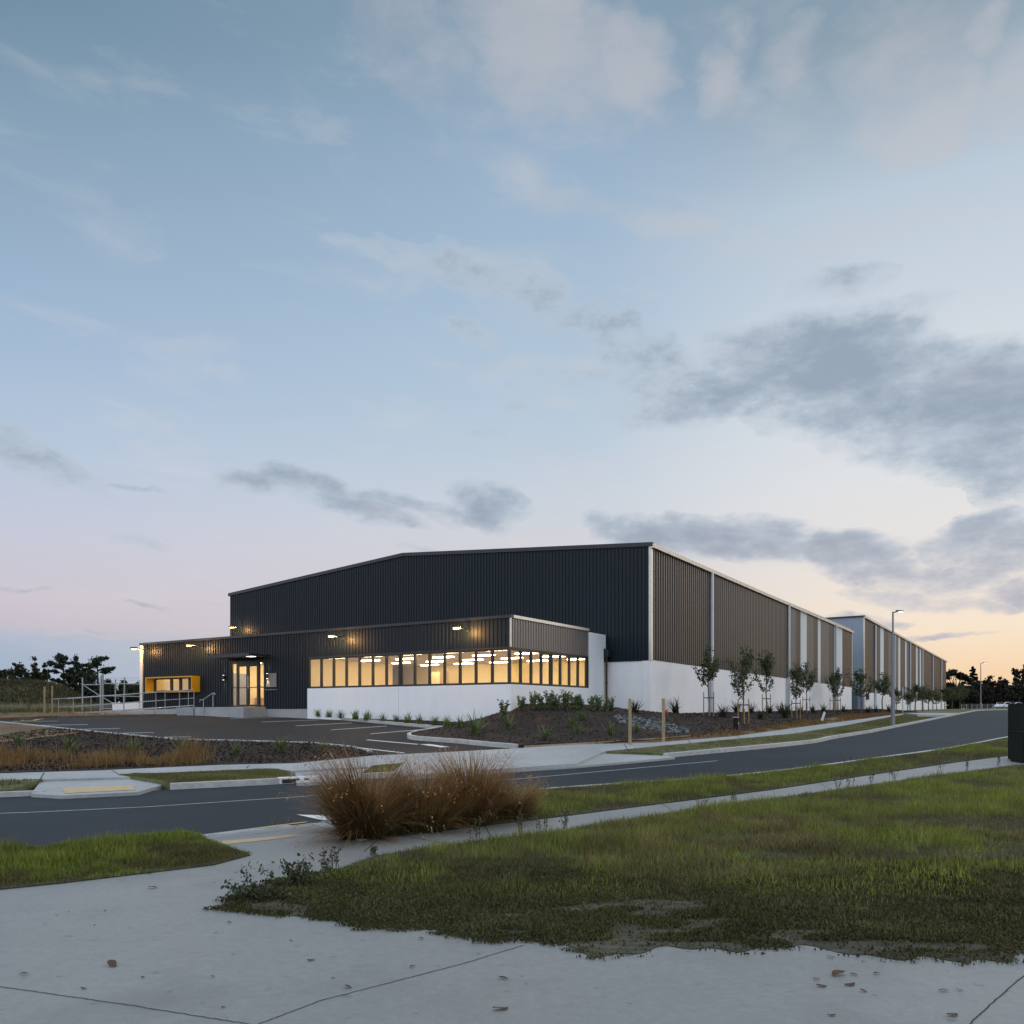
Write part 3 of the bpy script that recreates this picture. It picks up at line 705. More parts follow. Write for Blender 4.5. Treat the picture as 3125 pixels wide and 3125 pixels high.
# up-and-down sconces beside the doors
for lx, lab in ((-18.2, 'black up and down sconce left of the glass doors'), (-14.75, 'black up and down sconce between glass doors and notice board')):
    wx_, wy_ = to_world(lx, -.035)
    t = empty('wall_sconce', (wx_, wy_, 3.42), RZ); tag(t, lab, 'wall lamp', 'sconces beside the glass doors')
    m = MB(); m.tube([(0, -.09, -.12), (0, -.09, .12)], .055, 12); m.box(-.03, .03, -.06, 0, -.04, .04); m.build('body', M['trim_dark'], t)
    for s, nm in ((-1, 'lens'), (1, 'lens')):
        m = MB(); m.tube([(0, -.09, s * .122), (0, -.09, s * .130)], .045, 12); m.build('lens', M['sconce_lens'], t)
        ld = bpy.data.lights.new('sconce_beam', 'SPOT'); ld.energy = 26; ld.color = (1, .72, .42); ld.spot_size = R(70); ld.spot_blend = .5; ld.shadow_soft_size = .03
        lo = bpy.data.objects.new('sconce_beam', ld); COL.objects.link(lo); lo.parent = t; lo.location = (0, -.09, s * .15)
        lo.rotation_euler = (0, 0, 0) if s < 0 else (R(180), 0, 0)
# ------------------------------------------------------------------ ground sheets
def base_ground():
    xs = np.concatenate([[-1500, -800, -400, -250, -180, -130, -100, -80], np.arange(-70, 91, 2.0), [100, 115, 130, 160, 200, 280, 450, 900, 1500]])
    ys = np.concatenate([[-400, -200, -100, -50, -25], np.arange(-12, 120, 2.0), [124, 130, 140, 150, 165, 180, 200, 220, 250, 300, 380, 500, 800, 1500, 2600]])
    X, Y = np.meshgrid(xs, ys); Z = gz(X, Y) - .22
    V = np.stack([X.ravel(), Y.ravel(), Z.ravel()], 1); nx = len(xs)
    i, j = np.meshgrid(np.arange(nx - 1), np.arange(len(ys) - 1)); a = (j * nx + i).ravel()
    idx = np.stack([a, a + 1, a + 1 + nx, a + nx], 1).ravel()
    me = np_mesh('ground', V, np.full(len(a), 4), idx, mat=M['field'], smooth=True)
    tag(link('ground', me), kind='structure')
base_ground()

# road: kerb lines read from the photograph in the near part, parallel to the long wall farther on
FARK = [(-420, 2450), (0, 2434), (186, 2428), (410, 2418), (494, 2411), (838, 2395), (928, 2389), (1240, 2371), (1528, 2352), (1750, 2338), (2000, 2316), (2230, 2297), (2466, 2273), (2576, 2246)]
NEARK = [(-600, 2690), (0, 2625), (93, 2611), (380, 2584), (629, 2560), (787, 2541), (938, 2520), (1046, 2507), (1330, 2461), (1626, 2421), (1850, 2408), (2000, 2404), (2157, 2388), (2378, 2367), (2640, 2328), (2873, 2298), (3083, 2254)]
fark = gpoly(FARK, -.12, 30, False)
for ly in (14, 18, 22, 27, 34, 42, 50, 58, 66, 74, 82, 90, 96): fark.append(to_world(10.85 + (.0 if ly > 15 else .1), ly))
fark += [to_world(11.4, 101), to_world(13.5, 105), to_world(18, 109), to_world(28, 113), to_world(50, 118), to_world(90, 124)]
neark = gpoly(NEARK, -.12, 30, False)
neark += [to_world(17.5, ly) for ly in (14, 20, 28, 38, 46, 54)] + [to_world(19, 62), to_world(23, 70), to_world(32, 77), to_world(50, 83), to_world(90, 90)]
def resmooth(L, step=1.0, k=7):
    L = np.array(L, float); s = np.concatenate([[0], np.cumsum(np.linalg.norm(np.diff(L, axis=0), axis=1))])
    t = np.arange(0, s[-1], step); Q = np.stack([np.interp(t, s, L[:, i]) for i in (0, 1)], 1)
    P = np.pad(Q, ((k, k), (0, 0)), mode='reflect', reflect_type='odd'); w = np.ones(2 * k + 1) / (2 * k + 1)
    return [tuple(p) for p in np.stack([np.convolve(P[:, i], w, mode='valid') for i in (0, 1)], 1)]
fark = resmooth(fark, .6, 7); neark = resmooth(neark, .5, 5)
def ext(L, d):
    a, b = np.array(L[0]), np.array(L[min(6, len(L) - 1)]); return tuple(a + (a - b) / np.linalg.norm(a - b) * d)
fark = [ext(fark, d_) for d_ in (30, 22, 15, 8, 4)] + fark; neark = [ext(neark, d_) for d_ in (30, 22, 15, 8, 4)] + neark
road = sheet('road', fark + neark[::-1], -.12, M['asphalt'], 0, grid=1.0)
# faint painted line and the kerbs
ctr = gpoly([(-600, 2512), (0, 2483), (90, 2480), (450, 2463), (900, 2433), (1600, 2376), (2190, 2322)], -.12, 30, False)
ribbon('road_line', ctr, .07, -.114, M['old_paint'], 0)
def part_of(line, x0, x1):
    out = []
    for p in dens(line, .15 if x1 - x0 < 400 else .5, False):
        px = CX + p[0] / max(p[1], .5) * F
        if x0 <= px <= x1: out.append(p)
    return out
def kerb(name, line, w, mt, h=.125, off=.0, side=1):
    return ribbon(name, line, w, off, mt, h + .02, side)
kerb('kerb', part_of(fark, -9000, 175), .16, M['kerb'], off=-.02)
kerb('kerb', part_of(fark, 435, 905), .16, M['kerb'], off=.012)
kerb('kerb', part_of(fark, 1105, 1235), .16, M['kerb'], off=.012)
kk = part_of(fark, 2010, 3200)
kerb('kerb', kk, .16, M['kerb'], off=.012)
kerb('kerb', part_of(neark, 1600, 3250), .15, M['kerb'], off=.012, side=-1)
kerb('kerb', part_of(neark, -9000, 600), .15, M['kerb'], off=-.06, side=-1)
# pale gutter strip beside the near footpath
ribbon('gutter_strip', gpoly([(640, 2559), (790, 2539), (905, 2524)], -.12, 15, False), .32, -.105, M['concrete'], 0, 1)
ribbon('kerb_edge_line', gpoly([(787, 2532), (900, 2517), (940, 2512)], -.12, 15, False), .06, -.10, M['yellow_paint'], 0, 1)

# far footpath, crossing ramp, driveway
FP = [(-420, 2372), (0, 2360), (298, 2351), (671, 2334), (900, 2329), (1135, 2306), (1400, 2293), (1582, 2283), (1750, 2272), (2000, 2266), (2239, 2247), (2466, 2216), (2640, 2193), (2757, 2177)]
FPb = [(2751, 2182), (2582, 2214), (2419, 2240), (2291, 2252), (2000, 2279), (1840, 2294), (1760, 2330), (1528, 2346), (1235, 2366), (1120, 2340), (900, 2352), (500, 2368), (300, 2374), (0, 2383), (-420, 2398)]
_t = gpoly(FP, 0, 20, False); _b = gpoly(FPb, 0, 20, False); fp = [ext(_t, 26)] + _t + _b + [ext(_b[::-1], 26)]
fp_top = gpoly(FP[:-1], 0, 20, False)
fl_ = [ground(x, y, -.1) for x, y in dens([(1840, 2294), (2050, 2305), (1900, 2326), (1750, 2338), (1528, 2352), (1240, 2371), (1235, 2330), (1330, 2299), (1582, 2283), (1750, 2280)], 20)]
sheet('footpath', fp, 0.0, M['concrete'], .2)
drive_b = [(1235, 2371), (1400, 2362), (1528, 2352.5), (1750, 2338.5), (1900, 2326), (2060, 2311), (2000, 2300), (1860, 2292), (1600, 2325), (1300, 2345)]
sheet('driveway', gpoly(drive_b, -.06, 20), -.06, M['concrete'], .2)
sheet('crossing_ramp', gpoly([(130, 2376), (380, 2364), (494, 2396), (420, 2417), (190, 2427.5), (95, 2422)], -.05, 15), -.05, M['concrete'], .2)
sheet('crossing_apron', gpoly([(900, 2350), (1120, 2340), (1139, 2340), (1105, 2377), (928, 2389), (905, 2389)], -.05, 15), -.05, M['concrete'], .2)
sheet('tactile_paving', gpoly([(186, 2405), (401, 2397), (415, 2411), (200, 2422)], -.05, 20), -.042, M['tactile'], 0)
for p0, p1 in (((135, 2358), (118, 2385)), ((343, 2351), (366, 2366)), ((760, 2336), (752, 2345)), ((2419, 2225), (2440, 2238)), ((1905, 2271), (1915, 2288)), ((2250, 2248), (2262, 2256)), ((2100, 2260), (2112, 2272))):
    ribbon('footpath_joint', [ground(*p0), ground(*p1)] if 0 else gpoly([p0, p1], 0, 5, False), .025, .004, M['soil_dark'], 0)
sheet('far_crossing', gpoly([(2757, 2176), (2925, 2176.5), (2890, 2183), (2800, 2181)], 0, 15), .02, M['concrete'], .2)

# drain inlet in the kerb
x0, y0 = ground(880, 2395, -.12)
x1, y1 = ground(925, 2392, -.12)
# verges on the far side
def offs(line, d):
    L = np.array(line, float); T = np.gradient(L, axis=0); T /= np.linalg.norm(T, axis=1)[:, None] + 1e-9
    return [tuple(p) for p in L + np.stack([-T[:, 1], T[:, 0]], 1) * d]
V1 = [(363, 2365), (620, 2356), (843, 2348), (885, 2355), (902, 2366), (894, 2374), (700, 2388), (494, 2396)]
V2 = [(1139, 2338), (1228, 2331), (1233, 2350), (1228, 2364), (1110, 2372)]
V3 = [(1835, 2295), (2000, 2279), (2291, 2252), (2419, 2240), (2582, 2214), (2751, 2182), (2862, 2179), (2728, 2208), (2576, 2239), (2466, 2265), (2230, 2289), (2050, 2303)]
V0 = [(-300, 2394), (0, 2384), (130, 2379), (95, 2415), (0, 2419), (-300, 2432)]
verges = []
V1t = [(363, 2365), (620, 2356), (843, 2348), (885, 2355)]; V2t = [(1139, 2338), (1228, 2331)]; V0t = [(-300, 2394), (0, 2384), (130, 2379)]
V3t = [(1850, 2294), (2000, 2279), (2291, 2252), (2419, 2240), (2582, 2214), (2751, 2182)]
for top, a_, c_ in ((V0t, -500, 85), (V1t, 500, 893), (V2t, 1112, 1226), (V3t, 2030, 2860)):
    _g = gpoly(top, 0, 15, False); _o = offs(part_of(fark, a_, c_), .17)[::-1]
    p = ([ext(_g, 20)] if a_ < -400 else []) + _g + _o + ([ext(_o[::-1], 20)] if a_ < -400 else []); verges.append(p); sheet('verge', p, .018, M['verge_soil'], .2)
# car park
CP = [(-260, 2206), (-60, 2196), (0, 2192), (178, 2184), (592, 2178), (755, 2173), (1095, 2202), (1424, 2230), (1340, 2232), (1270, 2243), (1254, 2251), (1263, 2257), (1400, 2267), (1540, 2282), (1582, 2284), (1400, 2294), (1233, 2301), (1134, 2305), (1075, 2289), (957, 2277), (749, 2270), (538, 2265), (54, 2215), (-260, 2190)]
CP = [(-700, 2212), (-60, 2197), (0, 2193), (178, 2184.5), (592, 2178), (755, 2173), (1095, 2202), (1424, 2230), (1340, 2232), (1270, 2243), (1254, 2251), (1263, 2257), (1400, 2267), (1540, 2282), (1582, 2284), (1400, 2294), (1233, 2301), (1134, 2305), (1075, 2289), (957, 2277), (749, 2270), (538, 2265), (54, 2215), (0, 2210), (-700, 2214)]
cp = gpoly(CP, -.1, 20)
sheet('car_park', cp, -.10, M['carpark'], 0)
def zt(z): return (z[0] * .41408, 1850 + z[1] * .41408)
def z2(z): return (650 + z[0] * .3623, 1850 + z[1] * .3623)
def z7(z): return (800 + z[0] * .4917, 2200 + z[1] * .4917)
def pline(a, b, w=.10, m='white_paint'):
    L = gpoly([a, b], -.1, 12, False); ribbon('parking_line', L, w, -.094, M[m], 0)
pline(zt((90, 851)), zt((430, 847)), .10, 'yellow_paint')
for a, b in (((130, 881), (650, 873)), ((410, 912), (882, 901)), ((700, 942), (1135, 931)), ((990, 970), (1410, 963)), ((1290, 1002), (1702, 996))): pline(zt(a), zt(b))
for a, b in (((145, 946), (620, 935)), ((410, 976), (887, 959)), ((695, 1009), (1170, 983)), ((995, 1043), (1465, 1010)), ((1325, 1076), (1785, 1038))): pline(z2(a), z2(b))
pline(zt((1470, 800)), zt((1800, 797)), .08, 'yellow_paint')
pline(z7((650, 118)), z7((965, 146)), .13); pline(z7((545, 161)), z7((880, 200)), .13)
for w in ([(975, 146), (1040, 145), (1165, 163), (1110, 165)], [(320, 138), (375, 142), (548, 159), (500, 165)]):
    sheet('driveway_arrow', gpoly([z7(q) for q in w], -.1, 10), -.093, M['white_paint'], 0)
# wheelchair symbols on the two accessible bays
def wheelchair(px, py, s, rot):
    x, y = ground(px, py, -.1); mb = []
    c, sn = math.cos(rot), math.sin(rot)
    def T(u, v): return (x + s * (u * c - v * sn), y + s * (u * sn + v * c))
    ring = [T(.42 * math.cos(t), .42 * math.sin(t) - .25) for t in np.linspace(-2.6, 1.0, 22)]
    ribbon('accessible_symbol', ring, .13 * s, -.0935, M['yellow_paint'], 0)
    for pts in ([(-.08, .62), (0, .12), (.42, .1), (.62, -.5), (.8, -.46)], [(-.05, .35), (.32, .33)]):
        ribbon('accessible_symbol', [T(*p) for p in pts], .13 * s, -.0925, M['yellow_paint'], 0)
    sheet('accessible_symbol', [T(-.1 + .13 * math.cos(t), .8 + .13 * math.sin(t)) for t in np.linspace(0, 6.28, 14)[:-1]], -.0932, M['yellow_paint'], 0)
wheelchair(683, 2186.5, .75, R(10)); wheelchair(100, 2196.5, .75, R(-20))
# kerbs round the car park
def pk(name, pts, w=.13, side=1, off=.02): return ribbon(name, gpoly(pts, -.1, 12, False), w, off, M['kerb'], .16, side)
pk('kerb', [(755, 2172), (850, 2180), (1095, 2201), (1250, 2215), (1424, 2230)], .14, -1)
ISL = [(1345, 2229), (1275, 2241), (1254, 2249), (1256, 2254), (1275, 2258), (1400, 2267), (1500, 2277), (1552, 2281), (1582, 2284)]
pk('kerb', ISL, .15, -1, .05)
pk('kerb', [(1136, 2305), (1115, 2297), (1075, 2288), (957, 2276), (749, 2269.5), (538, 2264.5), (250, 2236), (54, 2215), (0, 2210), (-300, 2206)][::-1], .13, -1, off=.035)
# planting beds
def bump(X, Y):
    lx, ly = to_local(X, Y)
    h = np.interp(ly, [-4.5, -3, -1.2, 0, 1, 4, 7, 9.5, 14], [0, .06, .30, .55, .74, .58, .27, .08, .0])
    lat = np.where(lx > 0, 1 - sm((lx - .7) / 4.8), 1 - sm(-lx / 2.6))
    rough = .03 * np.sin(X * 2.1 + Y * 1.3) + .02 * np.sin(X * 4.7 - Y * 3.9)
    return h * lat + rough * .6
def mulch_z(X, Y): return gz(X, Y) + bump(X, Y)
MUL = ISL + [(1850, 2267.5), (2018, 2256), (2106, 2248), (2176, 2238), (2246, 2231), (2300, 2227), (2482, 2196), (2590, 2183), (2719, 2174.5), (2800, 2172)]
mul = gpoly(ISL, -.1, 12, False) + gpoly(MUL[len(ISL):], 0, 15, False)
mul += [to_world(2.3, 70), to_world(2.2, 40), to_world(2.2, 9), to_world(0, 8.5), to_world(-.02, .1), to_world(-6, .1), to_world(-12, .1), to_world(-15.6, .1)]
mul += gpoly([(757, 2172), (850, 2179.5), (1095, 2200.5), (1250, 2214.5), (1424, 2229.5)], -.1, 15, False)
MULCH = sheet('mulch_bed', mul, .025, M['mulch'], .2, grid=.5, zf=mulch_z)
BED = [(-300, 2262), (0, 2268), (230, 2239), (300, 2242), (520, 2265), (749, 2270), (957, 2277), (1072, 2289), (1130, 2306), (900, 2327), (671, 2331), (298, 2349), (0, 2357), (-300, 2364)]
bed = gpoly([(-300, 2240), (0, 2252), (150, 2230), (235, 2236), (300, 2242), (538, 2265.5), (749, 2270.5), (957, 2277), (1075, 2289), (1136, 2306)], -.1, 15, False) + gpoly([(1100, 2309), (900, 2328), (671, 2332), (298, 2350), (0, 2358), (-300, 2366)], 0, 15, False); sheet('mulch_bed', bed, .0, M['mulch'], .2, grid=1.0)
d2 = gpoly([(-500, 2206), (0, 2211), (54, 2216), (235, 2236)], -.1, 15, False) + gpoly([(130, 2252), (0, 2266), (-500, 2300)], 0, 15, False); sheet('bare_dirt', d2, .012, M['dirt'], .15)
ribbon('timber_edging', gpoly([(-200, 2285), (0, 2266), (110, 2254), (238, 2237)], 0, 15, False), .06, .05, M['timber'], .15)
# strip of dry earth between the mulch and the footpath
d1 = gpoly([(1582, 2281), (1850, 2266), (2018, 2255), (2176, 2237), (2300, 2226), (2482, 2195), (2590, 2182), (2719, 2174), (2757, 2176), (2640, 2192), (2466, 2215), (2239, 2246), (2000, 2265), (1750, 2271)], 0, 15)
sheet('bare_dirt', d1, -.012, M['dirt'], .15)
ribbon('timber_edging', gpoly([(1600, 2280), (1850, 2267), (2018, 2255), (2106, 2247.5)], 0, 15, False), .05, .045, M['timber'], .15)
# dirt strip behind the car park on the left
d3 = gpoly([(-900, 2193), (0, 2183.5), (120, 2182), (178, 2183.5), (-20, 2192), (-900, 2212)], 0, 15)
sheet('bare_dirt', d3, .0, M['dirt'], .2)
d3b = gpoly([(-900, 2176), (0, 2174), (200, 2170), (430, 2164), (592, 2168), (592, 2176.5), (178, 2183.5), (0, 2184), (-900, 2194)], 0, 15)
sheet('bare_dirt', d3b, -.03, M['dirt'], .2)

# near footpath: one big pour round the camera and up to the kerb
NP = [(0, 2716), (186, 2697), (456, 2665), (652, 2641), (764, 2611), (629, 2561), (787, 2543), (938, 2522), (1046, 2545), (1154, 2560), (1233, 2551), (1750, 2488), (2000, 2456), (2349, 2412), (2640, 2368), (2932, 2325), (3083, 2306), (3400, 2268), (3900, 2268),
      ]
npth = gpoly(NP, 0, 25, False) + [(26, 12), (14, -3), (-8, -8), (-14, 2), (-9, 6)]
sheet('footpath', npth, 0.0, M['path'], .2)
_nk = part_of(neark, 600, 1060); _nka = np.array(_nk)
def ramp_z(X, Y):
    d = np.min(np.hypot(X[:, None] - _nka[None, :, 0], Y[:, None] - _nka[None, :, 1]), axis=1); return gz(X, Y) - .112 * (1 - np.clip(d / .72, 0, 1))
rpoly = _nk + gpoly([(1046, 2546), (938, 2524), (787, 2545), (629, 2563), (600, 2566)], 0, 12, False)
sheet('crossing_ramp', rpoly, .002, M['path'], 0, grid=.25, zf=ramp_z)
sheet('kerb_flare', gpoly([(950, 2515), (985, 2513), (1160, 2557), (1098, 2566)], 0, 10), .012, M['concrete'], .2)
sheet('kerb_nose', gpoly([(905, 2487), (1000, 2490), (1030, 2500), (1020, 2512)], -.12, 10), -.112, M['white_paint'], 0)
sheet('tactile_paving', gpoly([(655, 2569), (800, 2557), (895, 2548), (920, 2551), (800, 2566), (690, 2577)], 0, 15), .004, M['tactile'], 0)
def wob_line(pts, amp=.012):
    L = gpoly(pts, 0, 12, False); return [(x + random.uniform(-amp, amp), y + random.uniform(-amp, amp)) for x, y in L]
for pts in ([(-300, 2972), (0, 3012), (414, 3071), (737, 3123), (900, 3150)], [(760, 3150), (795, 3124), (977, 3055), (1408, 2943), (1600, 2885)], [(3300, 2850), (3125, 2977), (3013, 3076), (2961, 3125), (2900, 3190)]):
    ribbon('footpath_joint', wob_line(pts, .004), .007, .003, M['soil_dark'], 0)
for pts in ([(1154, 2562), (1110, 2600)], [(1233, 2552), (1380, 2577)], [(1480, 2522), (1500, 2556)], [(2020, 2454), (2060, 2478)], [(2500, 2390), (2540, 2412)]):
    ribbon('footpath_joint', wob_line(pts, .002), .012, .003, M['soil_dark'], 0)
# soil under the near grass
GR = [(1434, 2570), (1144, 2612), (1036, 2651), (830, 2686), (712, 2737), (660, 2773), (905, 2797), (1213, 2834), (1618, 2874), (1811, 2911), (2265, 2892), (2523, 2899), (2960, 2944), (3125, 2904), (3700, 2849), (3700, 2300), (3083, 2337), (2757, 2381), (2582, 2407), (2373, 2436), (2192, 2462), (2000, 2489), (1750, 2531)]
grs = gpoly(GR, 0, 12)
_k = [i for i, q in enumerate(grs) if q[1] < 8.4 and q[0] < 6]
for i in _k:
    x, y = grs[i]
    if x > -1.6: grs[i] = (x, y + .07 * math.sin(x * 7.3) + .04 * math.sin(x * 19 + 1))
sheet('grass_soil', grs, .005, M['near_soil'], 0)
GL = [(-600, 2770), (0, 2716), (186, 2697), (456, 2665), (652, 2641), (764, 2611), (629, 2562), (380, 2586), (93, 2613), (0, 2627), (-600, 2694)]
gls = offs(part_of(neark, -500, 640), -.16)[::-1] + gpoly([(-600, 2770)] + GL[1:7], 0, 25, False); sheet('grass_soil', gls, .012, M['soil_dark'], .2)
GV = [(3400, 2266), (3083, 2305), (2932, 2324), (2640, 2367), (2349, 2411), (2000, 2455), (1750, 2487), (1233, 2550), (1154, 2558)]
gvs = offs(part_of(neark, 1050, 3300), -.16) + gpoly(GV, 0, 25, False); sheet('grass_soil', gvs, .010, M['soil_dark'], .2)
# ------------------------------------------------------------------ plants
def inside(poly, X, Y):
    P = np.array(poly); r = np.zeros(len(X), bool); n = len(P); j = n - 1
    for i in range(n):
        xi, yi = P[i]; xj, yj = P[j]
        c = ((yi > Y) != (yj > Y)) & (X < (xj - xi) * (Y - yi) / (yj - yi + 1e-12) + xi)
        r ^= c; j = i
    return r
def vnoise(X, Y, s, seed=0):
    """smooth value noise on the ground plane, 0..1"""
    r = np.random.default_rng(seed).random((64, 64))
    u, v = X / s, Y / s; i, j = np.floor(u).astype(int), np.floor(v).astype(int)
    fu, fv = sm(u - i), sm(v - j); i %= 64; j %= 64; i2, j2 = (i + 1) % 64, (j + 1) % 64
    return (r[i, j] * (1 - fu) + r[i2, j] * fu) * (1 - fv) + (r[i, j2] * (1 - fu) + r[i2, j2] * fu) * fv
def blades(root, h, w, az, lean, curl, col, seg=3, tipcol=None, fold=None):
    """arrays of tapering bent blades: root (n,3), height, width, azimuth, lean and extra curl angles"""
    n = len(root); rows = []; cols = []
    ang = lean.copy(); p = root.copy(); d = np.stack([np.cos(az), np.sin(az), 0 * az], 1)
    fz = az + np.pi / 2 + rng.uniform(-.9, .9, n); sd_ = np.stack([np.cos(fz), np.sin(fz), 0 * fz], 1)
    for k in range(seg + 1):
        t = k / seg; ww = (w * (1 - t) ** .7 * .5)[:, None]
        if k == seg: rows.append(p.copy()[:, None, :])
        else: rows.append(np.stack([p - sd_ * ww, p + sd_ * ww], 1))
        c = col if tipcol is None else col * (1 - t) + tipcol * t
        cols.append(np.repeat(c[:, None, :], 1 if k == seg else 2, 1))
        if k < seg:
            p = p + (d * np.sin(ang)[:, None] + np.array([0, 0, 1.0]) * np.cos(ang)[:, None]) * (h / seg)[:, None]; ang = ang + curl / seg
    V = np.concatenate(rows, 1); C = np.concatenate(cols, 1); m = V.shape[1]
    base = (np.arange(n) * m)[:, None]
    f = []
    for k in range(seg - 1): f.append(np.array([2 * k, 2 * k + 1, 2 * k + 3, 2 * k + 2]))
    q = np.concatenate(f)[None, :] + base if f else np.zeros((n, 0), int)
    t3 = np.array([2 * seg - 2, 2 * seg - 1, 2 * seg])[None, :] + base
    idx = np.concatenate([q, t3], 1).ravel(); lp = np.tile(np.array([4] * (seg - 1) + [3]), n)
    return V.reshape(-1, 3), lp, idx, C.reshape(-1, 3)
def join(parts):
    V, lp, idx, C = [], [], [], []; o = 0
    for v, l, i, c in parts: V.append(v); lp.append(l); idx.append(i + o); C.append(c); o += len(v)
    return np.concatenate(V), np.concatenate(lp), np.concatenate(idx), np.concatenate(C)
def leaves(cen, size, col, long=1.6, up=0.0, r=None):
    """leaf quads (kite shaped) with random orientation"""
    r = r or rng; n = len(cen)
    a = r.normal(size=(n, 3)); a[:, 2] += up; a /= np.linalg.norm(a, axis=1)[:, None]
    b = r.normal(size=(n, 3)); b -= a * (a * b).sum(1)[:, None]; b /= np.linalg.norm(b, axis=1)[:, None]
    s = np.broadcast_to(np.asarray(size, float), (n,))[:, None] * r.uniform(.7, 1.3, (n, 1))
    l = a * s * long * .5; w = b * s * .5
    V = np.stack([cen - l, cen + w - l * .1, cen + l, cen - w - l * .1], 1).reshape(-1, 3)
    return V, np.full(n, 4), np.arange(4 * n), np.repeat(col, 4, 0)
def colvar(n, cols, wts=None, jit=.18, r=None):
    r = r or rng; c = np.array(cols)[r.choice(len(cols), n, p=wts)]
    return np.clip(c * (1 + r.uniform(-jit, jit, (n, 1))), .001, 1)
def scatter(poly, n, zf=gz, wfun=None):
    P = np.array(poly); lo, hi = P.min(0), P.max(0); X = []; Y = []; got = 0
    while got < n:
        x = rng.uniform(lo[0], hi[0], n); y = rng.uniform(lo[1], hi[1], n); k = inside(poly, x, y)
        if wfun is not None: k &= rng.random(n) < wfun(x, y)
        X.append(x[k]); Y.append(y[k]); got += k.sum()
    X = np.concatenate(X)[:n]; Y = np.concatenate(Y)[:n]
    return X, Y, zf(X, Y)
def stuff(name, parts, mt, label=None):
    V, lp, idx, C = parts
    o = link(name, np_mesh(name, V, lp, idx, C, mt)); tag(o, kind='stuff')
    if label: tag(o, label, name.replace('_', ' '))
    return o

G1 = [(.125, .185, .022), (.19, .235, .032), (.25, .26, .05), (.09, .145, .02)]
DRY = [(.17, .15, .06), (.21, .17, .075), (.12, .12, .045)]
# -------- near field on the right: lush band by the path, thin dark growth nearer
def near_weight(x, y):
    t = sm((y - 7.4) / 1.8)
    return .0 + t
def lawn(name, poly, n, hmin, hmax, cols, wts, width, label, wf=None, lean=.5, off=.01, curl=.8, seg=3, patch=1.0, zf=gz, hf=None):
    X, Y, Z = scatter(poly, n, zf, wf)
    pn = vnoise(X, Y, .9 * patch, 3) * .6 + vnoise(X, Y, .3 * patch, 4) * .4
    h = (hmin + (hmax - hmin) * np.clip(pn + rng.normal(0, .18, n), 0, 1.25)) * rng.uniform(.7, 1.15, n)
    if hf is not None: h = h * hf(X, Y)
    ed = edge_dist(poly, X, Y); h = h * (.30 + .70 * sm((ed - .02) / (.30 * (.5 + vnoise(X, Y, .25, 91))))); X = X + rng.normal(0, .025, n); Y = Y + rng.normal(0, .025, n)
    col = colvar(n, cols, wts, .25)
    b2 = np.clip(vnoise(X, Y, 1.7 * patch, 9) * .75 + vnoise(X * .6, Y, .55 * patch, 10) * .55 - .15, 0, 1)[:, None]; h = h * (.55 + .75 * vnoise(X, Y, .5 * patch, 14) * vnoise(X, Y, 1.6 * patch, 15) * 2.2)
    col = (col * (1 - .6 * b2) + np.array(DRY[2]) * .6 * b2) * (.75 + .5 * vnoise(X, Y, .4 * patch, 16)[:, None])
    br = np.clip((vnoise(X * .45, Y, .75 * patch, 31) * .65 + vnoise(X, Y, .28 * patch, 32) * .35 - .52) * 6, 0, 1)[:, None]
    if name == 'grass': col = col * (1 - .8 * br) + np.array([.085, .068, .035]) * .8 * br; h = h * (1 - .45 * br[:, 0])
    V = blades(np.stack([X, Y, Z + off], 1), h, np.full(n, width) * rng.uniform(.7, 1.4, n), rng.uniform(0, 6.28, n), np.abs(rng.normal(0, lean * .6, n)), rng.uniform(.1, curl, n), col, seg, tipcol=col * np.array([1.3, 1.2, 1.0]))
    return stuff(name, V, M['grass'], label)
grs_in = [p for p in grs]
far_half = lambda x, y: sm((y - 6.9 - .9 * (vnoise(x, y, 1.1, 5) - .5)) / 1.0) * np.clip(1.35 - y / 28, .35, 1) * (x < 16)
lawn('grass', grs_in, 120000, .05, .20, G1 + DRY[:2], [.27, .25, .2, .12, .1, .06], .0075, 'long green grass filling the plot right of the near footpath', far_half, hf=lambda x, y: .30 + .70 * sm((y - 6.4) / 2.6))
# darker creeping growth on the near half of the plot, with bare streaks
def streak(x, y): return vnoise(x * .35, y, .42, 12) * .55 + vnoise(x * .6, y, .17, 13) * .45
near_half = lambda x, y: (y < 8.9) * np.where(streak(x, y) > .33, 1, .10 + .85 * sm((y - 7.0) / .8)) * np.clip((y - 5.2) / .6, .25, 1) * (x < 9)
Dk = [(.062, .064, .020), (.078, .078, .026), (.048, .054, .017), (.075, .060, .028), (.045, .036, .020)]
from_edge = [(x + .10 * math.cos(i * 1.7), y - .08) if y < 8.4 and x < 6 else (x, y) for i, (x, y) in enumerate(grs)]
lawn('ground_cover', from_edge, 90000, .012, .06, Dk, [.3, .25, .2, .15, .1], .010, 'low dark green ground cover creeping over the concrete edge', near_half, lean=1.6, curl=1.2, seg=2, patch=.5)
n = 150000; X, Y, Z = scatter(from_edge, n, gz, lambda x, y: near_half(x, y) * (y < 8.4))
mz = vnoise(X, Y, .35, 71) * vnoise(X, Y, .12, 72)
stuff('ground_cover', leaves(np.stack([X, Y, Z + .008 + .05 * mz * rng.random(n)], 1), .016, colvar(n, Dk, [.3, .3, .15, .15, .1], .3) * (.7 + .6 * vnoise(X, Y, .8, 73)[:, None]), 1.5, 2.0), M['leaf'], 'olive mat of tiny leaves over the front of the plot')
